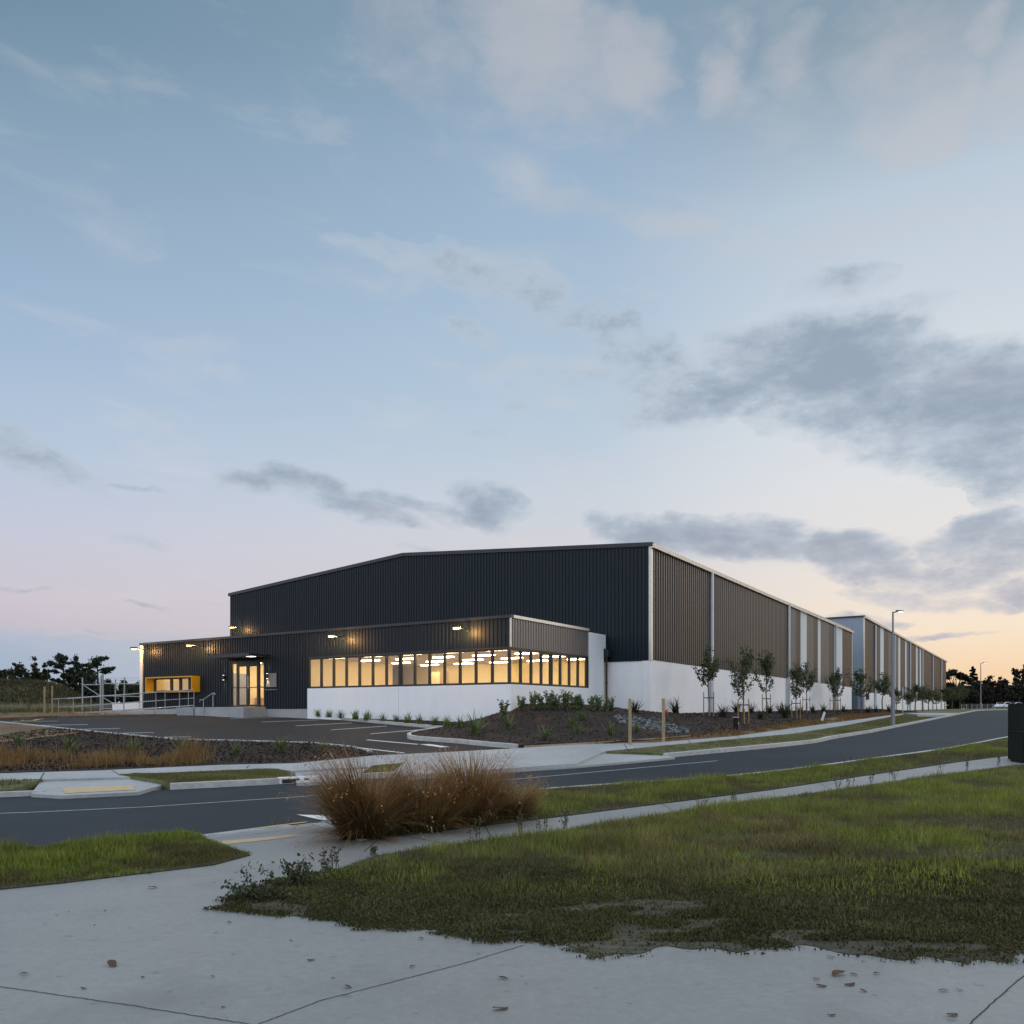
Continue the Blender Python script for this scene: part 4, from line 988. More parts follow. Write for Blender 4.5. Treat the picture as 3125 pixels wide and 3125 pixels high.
# dead thatch across the middle of the plot
dm = lambda x, y: (vnoise(x * .5, y, .8, 21) > .56) * (y > 7) * (y < 12.5) * (x > .8) * (x < 12)
lawn('dead_grass', grs_in, 26000, .10, .24, DRY + [(.14, .10, .06)], [.25, .2, .25, .3], .006, 'dead brown grass lying in patches in the green plot', dm, lean=2.0, curl=1.2, seg=3)
# left patch
lawn('grass', gls, 42000, .04, .17, G1 + [DRY[2]], [.3, .25, .1, .25, .1], .008, 'green grass patch between the road and the near footpath on the left', lambda x, y: .35 + .65 * sm((x + 4.2) / 2.2) * (x > -6) + (x > -9) * .2, patch=.7)
lawn('grass', gvs, 60000, .05, .19, G1 + DRY[:2], [.25, .25, .2, .15, .1, .05], .009, 'green verge between the road kerb and the near footpath', lambda x, y: (x < 20) * np.clip(1.2 - y / 35, .3, 1) * np.where((x < .9) & (y < 12.3), .25, 1))
# mown verges across the road
VG = [(.10, .12, .035), (.15, .145, .055), (.20, .175, .085), (.07, .10, .025)]
for v, n, lab in ((verges[0], 22000, 'short green verge at the far left beside the tactile paving'), (verges[1], 16000, 'dry mown verge behind the far kerb on the left'), (verges[2], 5000, 'small verge strip glimpsed behind the brown tussocks'), (verges[3], 46000, 'long mown verge along the far kerb up to the street lamp')):
    lawn('verge_grass', v, n, .03, .075, VG, [.3, .3, .2, .2], .016, lab, lean=1.0, curl=1.0, seg=2, off=.02, patch=1.4)

# -------- dry tufts and mulch chips
def chips(name, poly, n, zf, label, size=(.03, .08)):
    X, Y, Z = scatter(poly, n, zf)
    col = colvar(n, [(.034, .022, .014), (.015, .012, .010), (.065, .036, .021), (.08, .062, .046), (.065, .028, .014)], [.3, .35, .15, .05, .15], .3)
    s = rng.uniform(*size, n)
    V = leaves(np.stack([X, Y, Z + .035], 1), s * .6, col, 2.2)
    return stuff(name, V, M['leaf'], label)
chips('bark_chips', mul, 26000, mulch_z, 'dark bark chips over the mound and the bed along the white wall')
chips('bark_chips', bed, 16000, gz, 'dark bark chips in the bed between car park and far footpath')
dry_poly = gpoly([(-200, 2352), (0, 2350), (300, 2344), (520, 2338), (680, 2329), (600, 2312), (470, 2316), (330, 2305), (180, 2303), (60, 2308), (-200, 2300)], 0, 20)
n = 9000
X, Y, Z = scatter(dry_poly, n, gz, lambda x, y: np.where(vnoise(x, y, .7, 31) > .42, 1, .12))
c = colvar(n, [(.25, .135, .045), (.30, .19, .075), (.17, .09, .03), (.22, .17, .075)], None, .25)
hh = (.05 + .62 * vnoise(X, Y, 1.3, 33) ** 1.5 * (.3 + vnoise(X, Y, .3, 34)) * 1.5) * rng.uniform(.5, 1.2, n)
stuff('dry_grass', blades(np.stack([X, Y, Z], 1), hh, np.full(n, .013), rng.uniform(0, 6.28, n), np.abs(rng.normal(0, .3, n)), rng.uniform(.1, .9, n), c), M['grass'], 'orange dry grass along the far footpath on the left')
for poly, n, lab in ((d1, 9000, 'rusty dry grass between bark bed and footpath'), (d3b, 9000, 'rusty weeds at the foot of the ramp behind the car park')):
    X, Y, Z = scatter(poly, n, gz, lambda x, y: (vnoise(x, y, 1.0, 41) > .4) * (x > -45))
    c = colvar(n, [(.22, .10, .03), (.26, .15, .055), (.14, .12, .04), (.12, .05, .018)], None, .25)
    stuff('dry_grass', blades(np.stack([X, Y, Z], 1), rng.uniform(.04, .20, n), np.full(n, .025), rng.uniform(0, 6.28, n), np.abs(rng.normal(0, .6, n)), rng.uniform(.1, .9, n), c, 2), M['grass'], lab)

# -------- big brown tussocks
def tussock(px, py, h, rad, n, lean0, label, dark=.0, seed=1):
    x, y = ground(px, py, 0); r = np.random.default_rng(seed)
    t = empty('tussock_grass', (x, y, float(gz(x, y)))); tag(t, label, 'ornamental grass', 'brown tussock grasses by the road')
    nb = n // 26; ba = r.uniform(0, 6.28, nb); bl = np.abs(r.normal(0, lean0, nb)) + .05; bc = r.uniform(.5, 1.25, nb); bi = r.integers(0, nb, n)
    az = ba[bi] + r.normal(0, .10, n); rr = rad * .30 * np.sqrt(r.random(n))
    root = np.stack([rr * np.cos(az + r.normal(0, .5, n)), rr * np.sin(az + r.normal(0, .5, n)), 0 * az], 1)
    ln = np.abs(bl[bi] + r.normal(0, .07, n)); hh = h * r.uniform(.55, 1.12, n) * (1 + .12 * np.sin(az * 3))
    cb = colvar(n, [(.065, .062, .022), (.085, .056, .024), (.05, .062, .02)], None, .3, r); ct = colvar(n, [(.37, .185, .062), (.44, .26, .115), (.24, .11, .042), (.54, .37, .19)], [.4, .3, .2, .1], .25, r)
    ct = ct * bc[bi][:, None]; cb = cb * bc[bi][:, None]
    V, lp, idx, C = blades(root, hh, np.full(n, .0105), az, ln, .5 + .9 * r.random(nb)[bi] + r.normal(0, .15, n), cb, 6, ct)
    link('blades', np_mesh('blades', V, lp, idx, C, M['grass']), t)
    # nodding seed heads near the tips of the tallest culms
    m = n // 20; a2 = r.uniform(0, 6.28, m); l2 = np.abs(r.normal(0, lean0 * 1.05, m)) + .05; h2 = h * r.uniform(.85, 1.12, m)
    d = np.stack([np.cos(a2), np.sin(a2), 0 * a2], 1); mid = l2 + .35
    tip = d * (np.sin(mid) * h2)[:, None] * .92 + np.array([0, 0, 1.]) * (np.cos(mid) * h2)[:, None] * .98
    pts = []; cc = []
    for k in range(5):
        pts.append(tip + d * .012 * k - np.array([0, 0, .014 * k]) + r.normal(0, .006, (m, 3)))
    cen = np.concatenate(pts); col = colvar(len(cen), [(.42, .24, .11), (.30, .15, .07), (.52, .36, .21)], None, .3, r)
    V, lp, idx, C = leaves(cen, .011, col, 2.6, 0, r)
    link('seed_heads', np_mesh('seed_heads', V, lp, idx, C, M['grass']), t)
tussock(1112, 2553, 1.20, .9, 3000, .62, 'leftmost brown tussock fanning out over the kerb nose', seed=3)
tussock(1295, 2533, 1.0, .9, 2200, .55, 'drooping brown tussock between the two big clumps', seed=4)
tussock(1435, 2515, 1.12, .8, 2600, .38, 'taller brown tussock with upright stems on the right of the clumps', seed=5)
tussock(1565, 2496, .72, .9, 1000, .55, 'thin brown tussock at the right end of the clumps beside green grass', seed=6)

# -------- tufts and strappy plants: prototypes shared by copies
def tuft_mesh(name, n, h, w, lean0, cols, seed, seg=3, tips=None, rad=.05):
    r = np.random.default_rng(seed); az = r.uniform(0, 6.28, n)
    root = np.stack([rad * r.normal(size=n), rad * r.normal(size=n), 0 * az], 1)
    c = colvar(n, cols, None, .3, r)
    return np_mesh(name, *[q for q in blades(root, h * r.uniform(.6, 1.15, n), np.full(n, w) * r.uniform(.7, 1.3, n), az, np.abs(r.normal(0, lean0, n)) + .05, r.uniform(.2, 1.1, n), c, seg, c * 1.25)], mat=M['grass'])
TUFT = [tuft_mesh('tuft', 70, .42, .022, .5, [(.10, .15, .03), (.17, .20, .05), (.07, .115, .025)], s) for s in (1, 2, 3)]
FLAX = [tuft_mesh('flax', 46, .75, .045, .42, [(.065, .10, .035), (.10, .135, .045), (.14, .16, .065)], s, 4) for s in (4, 5, 6)]
FLAXD = [tuft_mesh('flax', 52, .75, .05, .6, [(.022, .034, .018), (.034, .045, .022), (.05, .055, .03)], s, 4) for s in (7, 8)]
def plant(name, me, px, py, h0, label, cat, group, zf=gz, s=1.0):
    x, y = ground(px, py, 0, zf); o = link(name, me); o.location = (x, y, float(zf(x, y)) + .01); o.rotation_euler = (0, 0, rng.uniform(0, 6.28)); o.scale = (s, s, s)
    return tag(o, label, cat, group)
ORD = ['first', 'second', 'third', 'fourth', 'fifth', 'sixth', 'seventh', 'eighth', 'ninth', 'tenth', 'eleventh', 'twelfth', 'thirteenth', 'fourteenth', 'fifteenth', 'sixteenth', 'seventeenth', 'eighteenth', 'nineteenth', 'twentieth']
TP = [(844, 2176), (866, 2178), (897, 2179.5), (931, 2183), (971, 2187), (1005, 2190), (1040, 2192.5), (1084, 2196.5), (1121, 2199), (1168, 2203), (1210, 2206), (1244, 2208), (1280, 2210), (1326, 2214), (1364, 2217.5), (1404, 2220)]
for i, (px, py) in enumerate(TP):
    plant('grass_tuft', TUFT[i % 3], px, py, .4, f'{ORD[i]} green grass tuft from the entrance along the white front wall', 'grass tuft', 'grass tufts along the front wall', mulch_z, rng.uniform(1.0, 1.4))
FB = [(1449, 2243, 'large strappy plant at the kerb end below the white corner wall', 1.05), (1551, 2224, 'light green strappy tuft on the left slope of the mound', .7), (1664, 2260, 'strappy plant low in the middle of the mound', .75), (1744, 2222, 'strappy plant on the mound below the white pier', .7), (1762, 2242, 'strappy plant right of centre low on the mound', .6), (1863, 2247, 'strappy plant left of the left timber post', .7), (1775, 2199, 'strappy plant high on the mound near the pier', .6), (1943, 2236, 'green plant growing among the grey stones', .5)]
for px, py, lab, s in FB: plant('strappy_plant', FLAX[int(px) % 3], px, py, .6, lab, 'plant', 'strappy plants on the mound', mulch_z, s * 1.25)
FB = [(55, 2278, 'strappy plant at the far left by the timber edging', .8), (210, 2302, 'tall strappy plant left in the bark bed before the car park', 1.05), (405, 2300, 'strappy plant second from left in the bark bed', .85), (554, 2300, 'spreading strappy plant in the middle of the bark bed', 1.0), (722, 2306, 'low dull strappy plant in the bark bed', .7), (856, 2298, 'upright pale green strappy plant at the right of the bark bed', .95), (982, 2296, 'small strappy plant at the driveway end of the bark bed', .6)]
for px, py, lab, s in FB: plant('strappy_plant', FLAX[int(px) % 3], px, py, .6, lab, 'plant', 'strappy plants in the bark bed', gz, s)
WF = [(1938, 2176, 'left of the warehouse corner'), (2060, 2177, 'just right of the warehouse corner'), (2118, 2176, 'left of the first young tree'), (2189, 2175, 'right of the first young tree'), (2248, 2176, 'left of the second young tree'), (2293, 2176, 'right of the second young tree'), (2349, 2178, 'beside the third young tree'), (2383, 2178, 'left of the second downpipe'), (2402, 2179, 'at the second downpipe'), (2442, 2179, 'right of the fourth young tree'),
      (2480, 2176, 'right of the fifth young tree'), (2514, 2176, 'below the white stripe'), (2575, 2173, 'at the far end of the first warehouse'), (2650, 2175, 'at the corner of the farther warehouse'), (2672, 2175, 'right of the grey end wall'), (2712, 2173, 'left of the street lamp'), (2205, 2190, 'in the dark bed below the first young tree'), (2320, 2196, 'in the dark bed behind the green pillar'), (2395, 2192, 'in the dark bed below the second downpipe')]
for i, (px, py, lab) in enumerate(WF): plant('strappy_plant', FLAXD[i % 2], px, py, .6, 'dark strappy plant at the white wall ' + lab if i < 16 else 'dark strappy plant ' + lab, 'plant', 'dark strappy plants along the warehouse', mulch_z, rng.uniform(.9, 1.3))

# -------- leafy shrubs on the mound
def shrub_mesh(seed, h):
    r = np.random.default_rng(seed); st = MB(); cen = []
    for k in range(6):
        a = r.uniform(0, 6.28); sp_ = r.uniform(.08, .26) * h; hh = h * r.uniform(.7, 1.0)
        p = [(0.02 * math.cos(a), .02 * math.sin(a), 0), (sp_ * .5 * math.cos(a), sp_ * .5 * math.sin(a), hh * .5), (sp_ * math.cos(a), sp_ * math.sin(a), hh)]
        st.tube(p, [.008, .006, .003], 5)
        t = r.uniform(.15, 1.03, 60)[:, None]
        cen.append(np.array(p[0]) * (1 - t) + np.array(p[2]) * t + r.normal(0, .06 * h, (60, 3)))
    cen = np.concatenate(cen); c = colvar(len(cen), [(.11, .15, .05), (.15, .19, .075), (.20, .22, .11), (.06, .09, .035)], None, .3, r)
    V, lp, idx, C = leaves(cen, .058 * h / .8, c, 1.9, .4, r)
    return st, np_mesh('foliage', V, lp, idx, C, M['leaf'])
sh_protos = []
SH = [(1535, 2199, 62, 'slim leafy shrub in front of the white corner, lowest on the slope'), (1591, 2171, 50, 'first leafy shrub right of the white corner'), (1628, 2168, 56, 'second leafy shrub right of the white corner'), (1652, 2167, 52, 'bushy shrub third from the white corner'), (1676, 2167, 58, 'tall bushy shrub under the middle of the side window'), (1698, 2167, 54, 'shrub right of the tall bushy shrub'), (1726, 2168, 60, 'narrow upright shrub standing apart under the side window'), (1751, 2168, 60, 'narrow tall shrub left of the pier'), (1773, 2169, 48, 'round shrub left of the pier'), (1808, 2172, 50, 'wide shrub in front of the white pier'), (1826, 2172, 50, 'shrub at the right edge of the pier'), (1846, 2173, 36, 'low light green shrub beside the downpipe'), (1866, 2173, 46, 'rightmost leafy shrub on the mound')]
for i, (px, py, hp, lab) in enumerate(SH):
    x, y = ground(px, py, 0, mulch_z); h = hp * y / F
    if i < 4:
        t = empty('leafy_shrub', (0, 0, 0)); st, fm = shrub_mesh(60 + i, 1.0); st.build('stem', M['bark'], t); link('foliage', fm, t); sh_protos.append(t)
    else: t = copy_tree(sh_protos[i % 4])
    t.location = (x, y, float(mulch_z(x, y)) - .02); t.scale = (h, h, h); t.rotation_euler = (0, 0, i * 1.3)
    tag(t, lab, 'shrub', 'leafy shrubs on the mound')

# -------- young street trees with stakes
def young_tree(seed):
    r = np.random.default_rng(seed); m = MB(); H = 1.0; cen = []; nl = []
    tr = [(0, 0, 0)]
    for k in range(1, 7): tr.append((r.normal(0, .006), r.normal(0, .006), .93 * k / 6))
    m.tube(tr, [.012, .0105, .0095, .008, .006, .0045, .002], 8)
    for k in range(17):
        z0 = r.uniform(.30, .80); a = k * 2.4 + r.uniform(-.4, .4); L = (.24 if z0 < .6 else .15) * r.uniform(.6, 1.15) * (1.15 - abs(z0 - .45))
        up = r.uniform(.9, 1.5); p0 = np.array([0, 0, z0]); p1 = p0 + np.array([math.cos(a) * L * .5, math.sin(a) * L * .5, L * .42 * up]); p2 = p0 + np.array([math.cos(a) * L * .85, math.sin(a) * L * .85, L * up])
        m.tube([p0, p1, p2], [.005, .0035, .0015], 5)
        nn = 60; t = r.uniform(.25, 1.08, nn)[:, None]
        q = np.where(t < .5, p0 + (p1 - p0) * t * 2, p1 + (p2 - p1) * (t * 2 - 1)); cen.append(q + r.normal(0, .022, (nn, 3)))
    t = r.uniform(.5, 1.0, 150)[:, None]; cen.append(np.concatenate([r.normal(0, .03, (150, 1)), r.normal(0, .03, (150, 1)), t], 1))
    cen = np.concatenate(cen); c = colvar(len(cen), [(.052, .078, .030), (.078, .108, .042), (.11, .135, .065), (.095, .075, .038)], [.35, .35, .2, .1], .3, r)
    V, lp, idx, C = leaves(cen, .024, c, 1.35, -.1, r)
    return m, np_mesh('crown', V, lp, idx, C, M['leaf'])
protos = []
TR = [(2163, 2185, 1966, 'young staked tree in front of the first downpipe', 1), (2269, 2210, 1968, 'young staked tree just right of the green pillar', 1), (2339, 2177, 1982, 'young staked tree left of the second downpipe', 1), (2429.5, 2194, 2017, 'young staked tree nearest the leaning white marker', 1), (2461, 2175, 2019, 'young tree close behind another below a white stripe', 1),
      (2542.5, 2171, 2050, 'left of two young trees ending the first warehouse', 1), (2556, 2171, 2035, 'right of two young trees ending the first warehouse', 1), (2628, 2175, 2039, 'dense young tree before the grey end wall', 0), (2693, 2174, 2050, 'young tree between the grey end wall and the street lamp', 0),
      (2736, 2173, 2098, 'young tree just right of the street lamp', 0), (2771, 2171, 2109, 'small tree right of the thin pole', 0), (2793, 2170, 2085, 'tallest of the trees crowded along the farther warehouse', 0), (2816, 2169, 2092, 'middle tree of the row crowded along the farther warehouse', 0), (2834, 2168, 2099, 'tree right of the middle of the crowded row', 0), (2858, 2167, 2112, 'low tree near the far end of the crowded row', 0), (2884, 2166, 2093, 'tree at the far corner of the farther warehouse', 0), (2906, 2165, 2102, 'greyish tree just beyond the farther warehouse', 0), (2929, 2165, 2088, 'outermost tree of the row beyond the farther warehouse', 0)]
for i, (px, py, top, lab, st) in enumerate(TR):
    x, y = ground(px, py, 0, mulch_z if i < 9 else gz)
    if i > 8: y = max(y, 70 + (i - 9) * 7.5); x = (px - CX) / F * y
    h = (py - top) * y / F; z = EYE - (py - HY) * y / F
    if i > 8: z = float(gz(x, y)) - .05; h = EYE + (HY - top) * y / F - z
    if i < 4:
        t = empty('young_tree', (0, 0, 0)); m, cr = young_tree(80 + i); m.build('trunk', M['bark'], t); link('crown', cr, t); protos.append(t)
    else: t = copy_tree(protos[i % 4])
    t.location = (x, y, z - .02); wd = h * (.88 if i < 7 else 1.35 if i < 10 else 1.9); t.scale = (wd, wd, h); t.rotation_euler = (0, 0, i * 2.1)
    tag(t, lab, 'tree', 'young street trees along the warehouses')
    if st:
        sh_ = 1.22 if i in (0, 1, 2) else 1.15
        for k, (dx, dy) in enumerate(((-.26, 0), (.0, -.14), (.26, .03))):
            s = MB(); s.tube([(0, 0, -.1), (0, 0, sh_ if k != 1 else .75)], .028, 8)
            o = s.build('tree_stake', M['stake'], None); o.location = (x + dx, y + dy, z)
            tag(o, 'thin timber stake beside the ' + lab, 'stake', 'stakes round the ' + lab)
            if k == 2:
                s = MB(); s.box(-.54, .02, -.05, -.03, .9, .95); s.build('tie', M['stake_dark'], o)

# -------- far trees
def foliage(cen_list, per, size, cols, seed, flat=1.0, wts=None):
    """leaf clumps around given clump centres (x,y,z,r)"""
    r = np.random.default_rng(seed); out = []
    for (x, y, z, rad) in cen_list:
        d = r.normal(size=(per, 3)); d /= np.linalg.norm(d, axis=1)[:, None]; q = rad * np.abs(r.normal(0, .75, (per, 1)))
        out.append(np.array([x, y, z]) + d * q * np.array([1, 1, flat]))
    cen = np.concatenate(out); c = colvar(len(cen), cols, wts, .3, r)
    V, lp, idx, C = leaves(cen, size, c, 1.5, .3, r)
    return np_mesh('crown', V, lp, idx, C, M['leaf'])
PINE = [(.022, .036, .027), (.036, .052, .030), (.058, .070, .036)]
BUSH = [(.032, .042, .018), (.052, .062, .028), (.075, .078, .04)]
def place_tree(name, px, base_y, top_y, Y, kind, width, label, cat='tree', group=None, seed=1, cols=PINE):
    x = (px - CX) / F * Y; zb = float(gz(x, Y)) - .3; zt_ = EYE + (HY - top_y) / F * Y; H = zt_ - zb; Wd = width / F * Y
    r = np.random.default_rng(seed); t = empty(name, (x, Y, zb)); tag(t, label, cat, group); m = MB(); cl = []; ls = .0017 * Y
    if kind == 'pine':        # layered, open, branches nearly level
        m.tube([(0, 0, 0), (.02 * H, 0, .5 * H), (0, 0, .97 * H)], [.03 * H, .02 * H, .006 * H], 8)
        for k in range(24):
            z = H * (.30 + .63 * (k + r.random()) / 24); a = r.uniform(0, 6.28); L = Wd * .5 * r.uniform(.55, 1.1) * (1.0 if z < .8 * H else .55)
            e = np.array([math.cos(a) * L, math.sin(a) * L, z + .05 * H]); m.tube([(0, 0, z), e * [.5, .5, 1], e], [.009 * H, .006 * H, .003 * H], 5)
            for q in (.55, .8, 1.0): cl.append((e[0] * q, e[1] * q, z + .06 * H * q + r.normal(0, .01 * H), Wd * .085 * r.uniform(.6, 1.4)))
        cl += [(r.normal(0, .1 * Wd), r.normal(0, .1 * Wd), .93 * H, .14 * Wd), (0, 0, .86 * H, .17 * Wd)]; fl = .5; per = 150
    elif kind == 'umbrella':
        m.tube([(0, 0, 0), (.0, 0, .30 * H), (.03 * Wd, 0, .5 * H)], [.035 * H, .028 * H, .022 * H], 8)
        for k in range(9):
            a = k * .7; ex = Wd * .46 * math.cos(a) * r.uniform(.5, 1); ey = Wd * .35 * math.sin(a); z = H * (.90 - .22 * (ex / (.5 * Wd)) ** 2)
            m.tube([(.03 * Wd, 0, .38 * H), (ex * .5, ey * .5, .62 * H), (ex, ey, z)], [.016 * H, .011 * H, .005 * H], 6)
        for k in range(46):
            ex = Wd * .5 * r.uniform(-1, 1); ey = Wd * .3 * r.uniform(-1, 1); z = H * (.92 - .24 * (ex / (.5 * Wd)) ** 2 + (.06 if ex < 0 else -.02)); cl.append((ex, ey, z, .085 * Wd))
        fl = .5; per = 170
    elif kind == 'conifer':
        m.tube([(0, 0, 0), (0, 0, H)], [.03 * H, .004 * H], 8)
        for k in range(34):
            f = k / 34; z = H * (.22 + .78 * f); L = Wd * .55 * (1 - f) ** .8 * r.uniform(.6, 1.2) + .02 * Wd; a = k * 2.4
            e = (math.cos(a) * L, math.sin(a) * L, z - .02 * H); m.tube([(0, 0, z), e], [.006 * H, .002 * H], 4)
            for q in (.4, .75, 1.0): cl.append((e[0] * q, e[1] * q, z - .01 * H * q, .07 * Wd * (1.25 - f)))
        fl = .6; per = 130
    elif kind == 'sparse':
        for k in range(7):
            a = r.uniform(0, 6.28); e = (Wd * .42 * math.cos(a), Wd * .42 * math.sin(a), H * r.uniform(.8, 1)); m.tube([(0, 0, 0), (e[0] * .5, e[1] * .5, .5 * H), e], [.02 * H, .012 * H, .004 * H], 5)
            for q in (.6, .75, .9, 1.0): cl.append((e[0] * q, e[1] * q, e[2] * q, .10 * Wd))
        fl = 1.4; per = 90
    else:                     # broad bushy tree
        m.tube([(0, 0, 0), (0, 0, .45 * H)], [.05 * H, .03 * H], 8)
        for k in range(5):
            a = k * 1.26; m.tube([(0, 0, .3 * H), (.28 * Wd * math.cos(a), .28 * Wd * math.sin(a), .7 * H)], [.022 * H, .008 * H], 5)
        for k in range(90):
            d = r.normal(size=3); d /= np.linalg.norm(d); q = r.uniform(.3, 1.0) ** .6 * (1 + .18 * math.sin(d[0] * 5 + seed) * math.cos(d[2] * 4 + seed))
            cl.append((d[0] * Wd * .45 * q, d[1] * Wd * .4 * q, H * .50 + d[2] * H * .46 * q, (.10 * Wd) * r.uniform(.5, 1.3)))
        fl = .9; per = 110
    m.build('trunk', M['bark_dark'], t)
    link('crown', foliage(cl, per, ls, cols, seed, fl), t)
    return t
gL = 'trees beyond the grassy hill'
place_tree('pine_tree', 192, 2160, 1995, 108, 'pine', 78, 'open layered pine left of the densest tree on the left', group=gL, seed=11)
place_tree('evergreen_tree', 236, 2160, 2002, 112, 'bushy', 58, 'dense dark tree between the two pines on the left', group=gL, seed=12, cols=PINE + BUSH[:1])
place_tree('pine_tree', 296, 2160, 2005, 106, 'pine', 96, 'wide pine behind the galvanised fence', group=gL, seed=13)
for i, (px, top, w, lab) in enumerate(((52, 2014, 62, 'greyish bushy tree on the hill top at far left'), (104, 2011, 50, 'bushy tree in the middle of the hill top'), (137, 2012, 30, 'thin tree on the hill top beside the open pine'), (8, 2022, 46, 'dark bushy tree at the very left edge'))):
    place_tree('bushy_tree', px, 2150, top, 100 + i * 3, 'bushy', w, lab, group=gL, seed=20 + i, cols=BUSH)
for i, (px, top, w, lab) in enumerate(((270, 2068, 60, 'low dark bush under the wide pine'), (330, 2078, 70, 'low dark bush behind the middle of the galvanised fence'), (385, 2074, 64, 'low dark bush left of the white corner trim'), (430, 2076, 60, 'low dark bush hidden behind the office end'), (225, 2100, 50, 'low dark bush between hill and fence'), (300, 2112, 80, 'grey green bush low behind the fence'), (405, 2092, 60, 'grey green bush behind the white block'))):
    place_tree('dark_bush', px, 2160, top, 118 - i * 2, 'bushy', w, lab, 'bush', 'bushes behind the galvanised fence', 30 + i, PINE if i < 5 else BUSH)
gR = 'dark trees beyond the end of the road'
DK = [(.012, .015, .010), (.021, .022, .013), (.034, .031, .018)]
place_tree('umbrella_pine', 2918, 2160, 2044, 225, 'umbrella', 70, 'flat topped umbrella pine beside the far warehouse end', group=gR, seed=41, cols=DK)
place_tree('conifer_tree', 2969, 2160, 2033, 228, 'conifer', 52, 'pointed conifer right of the umbrella pine', group=gR, seed=42, cols=DK)
place_tree('poplar_tree', 3112, 2160, 2028, 232, 'sparse', 40, 'bare looking tall tree at the right edge', group=gR, seed=43, cols=DK)
for i, (px, top, w, Yd, lab) in enumerate(((2900, 2078, 44, 218, 'dark round tree under the umbrella pine'), (2948, 2082, 64, 216, 'dark round tree under the pointed conifer'), (2985, 2076, 60, 220, 'dark round tree behind the far street lamp'), (3022, 2066, 62, 224, 'dark broad tree right of the far street lamp'), (3062, 2064, 60, 222, 'highest dark broad tree above the parked cars'), (3100, 2082, 66, 218, 'dark broad tree at the right above the second car'), (3014, 2092, 40, 206, 'brownish round tree in front of the dark row'), (3140, 2084, 60, 214, 'dark broad tree cut by the right edge'), (2925, 2102, 56, 208, 'low dark tree left in front of the row'), (3075, 2100, 64, 208, 'low dark tree above the white car'), (2970, 2106, 60, 206, 'low dark tree left of the far street lamp'))):
    place_tree('broad_tree', px, 2160, top, Yd, 'bushy', w, lab, group=gR, seed=50 + i, cols=DK if i != 6 else [(.03, .024, .016), (.022, .02, .013)])
# ------------------------------------------------------------------ grassy hill and field on the left
HP = [(math.cos(t) * 32 - 78, math.sin(t) * 19.5 + 92) for t in np.linspace(0, 2 * math.pi, 60)[:-1]]
def hz(X, Y):
    r = np.hypot((X + 78) / 32.5, (Y - 92) / 20); return gz(X, Y) - .25 + 3.25 * sm((1 - r) / .25) + .35 * (vnoise(X, Y, 5, 51) - .5) * (r < .9)
M['hill'] = mat('hill_grass', (.075, .07, .03), .95, var=.45, scale=.9, var2=.3, scale2=.2, bump=.8, bscale=3, tint=((.10, .06, .03), .35, .55, .68))
sheet('hill', HP, 0.0, M['hill'], 0, grid=1.5, zf=hz)
n = 26000; X, Y, Z = scatter(HP, n, hz, lambda x, y: (x > -70) * (y < 98))
c = colvar(n, [(.06, .062, .025), (.085, .08, .035), (.045, .055, .02), (.10, .07, .035)], None, .3)
stuff('hill_grass', blades(np.stack([X, Y, Z], 1), rng.uniform(.2, .6, n), np.full(n, .09), rng.uniform(0, 6.28, n), np.abs(rng.normal(0, .6, n)), rng.uniform(.1, .9, n), c, 2), M['grass'], 'rough tussocky grass covering the hill on the left')
fld = [(-62, 53), (-24, 53), (-24, 72), (-62, 78)]
n = 26000; X, Y, Z = scatter(fld, n, gz)
t = sm((Y - 56) / 4 + vnoise(X, Y, 2.5, 61) - .5)[:, None]
c = colvar(n, [(.05, .085, .02), (.07, .10, .025)], None, .3) * (1 - t) + colvar(n, [(.24, .21, .12), (.30, .26, .16), (.17, .15, .08)], None, .25) * t
stuff('field_grass', blades(np.stack([X, Y, Z - .2], 1), rng.uniform(.35, .8, n) * (.65 + .5 * t[:, 0]), np.full(n, .05), rng.uniform(0, 6.28, n), np.abs(rng.normal(0, .35, n)), rng.uniform(.1, .7, n), c, 2), M['grass'], 'pale seeding field grass with a green strip in front of the hill')

# ------------------------------------------------------------------ ramp, steps, railings
lp = lambda px, py, Y: P3(px, py, Y)
ra0 = ground(150, 2184, 0); 
A = Vector(P3(222, 2184, 43.4)); B = Vector(P3(590, 2161.5, 43.0)); Bk = Vector((-.62, 1.38, 0))
A.z = 1.40; B.z = FL - .01
C2 = B + Bk; D2 = A + Vector((-1.42, 1.3, 0))
b = MB(); dz = Vector((0, 0, 1))
def down(p, z): return (p.x, p.y, z)
b.hexa([down(A, 1.1), down(B, 1.1), down(C2, 1.1), down(D2, 1.1), tuple(A), tuple(B), tuple(C2), tuple(D2)])
rmp = b.build('access_ramp', M['concrete'], None); tag(rmp, 'pale concrete access ramp rising to the entrance beside the yellow window', 'ramp')
ang = math.atan2((B - A).y, (B - A).x)
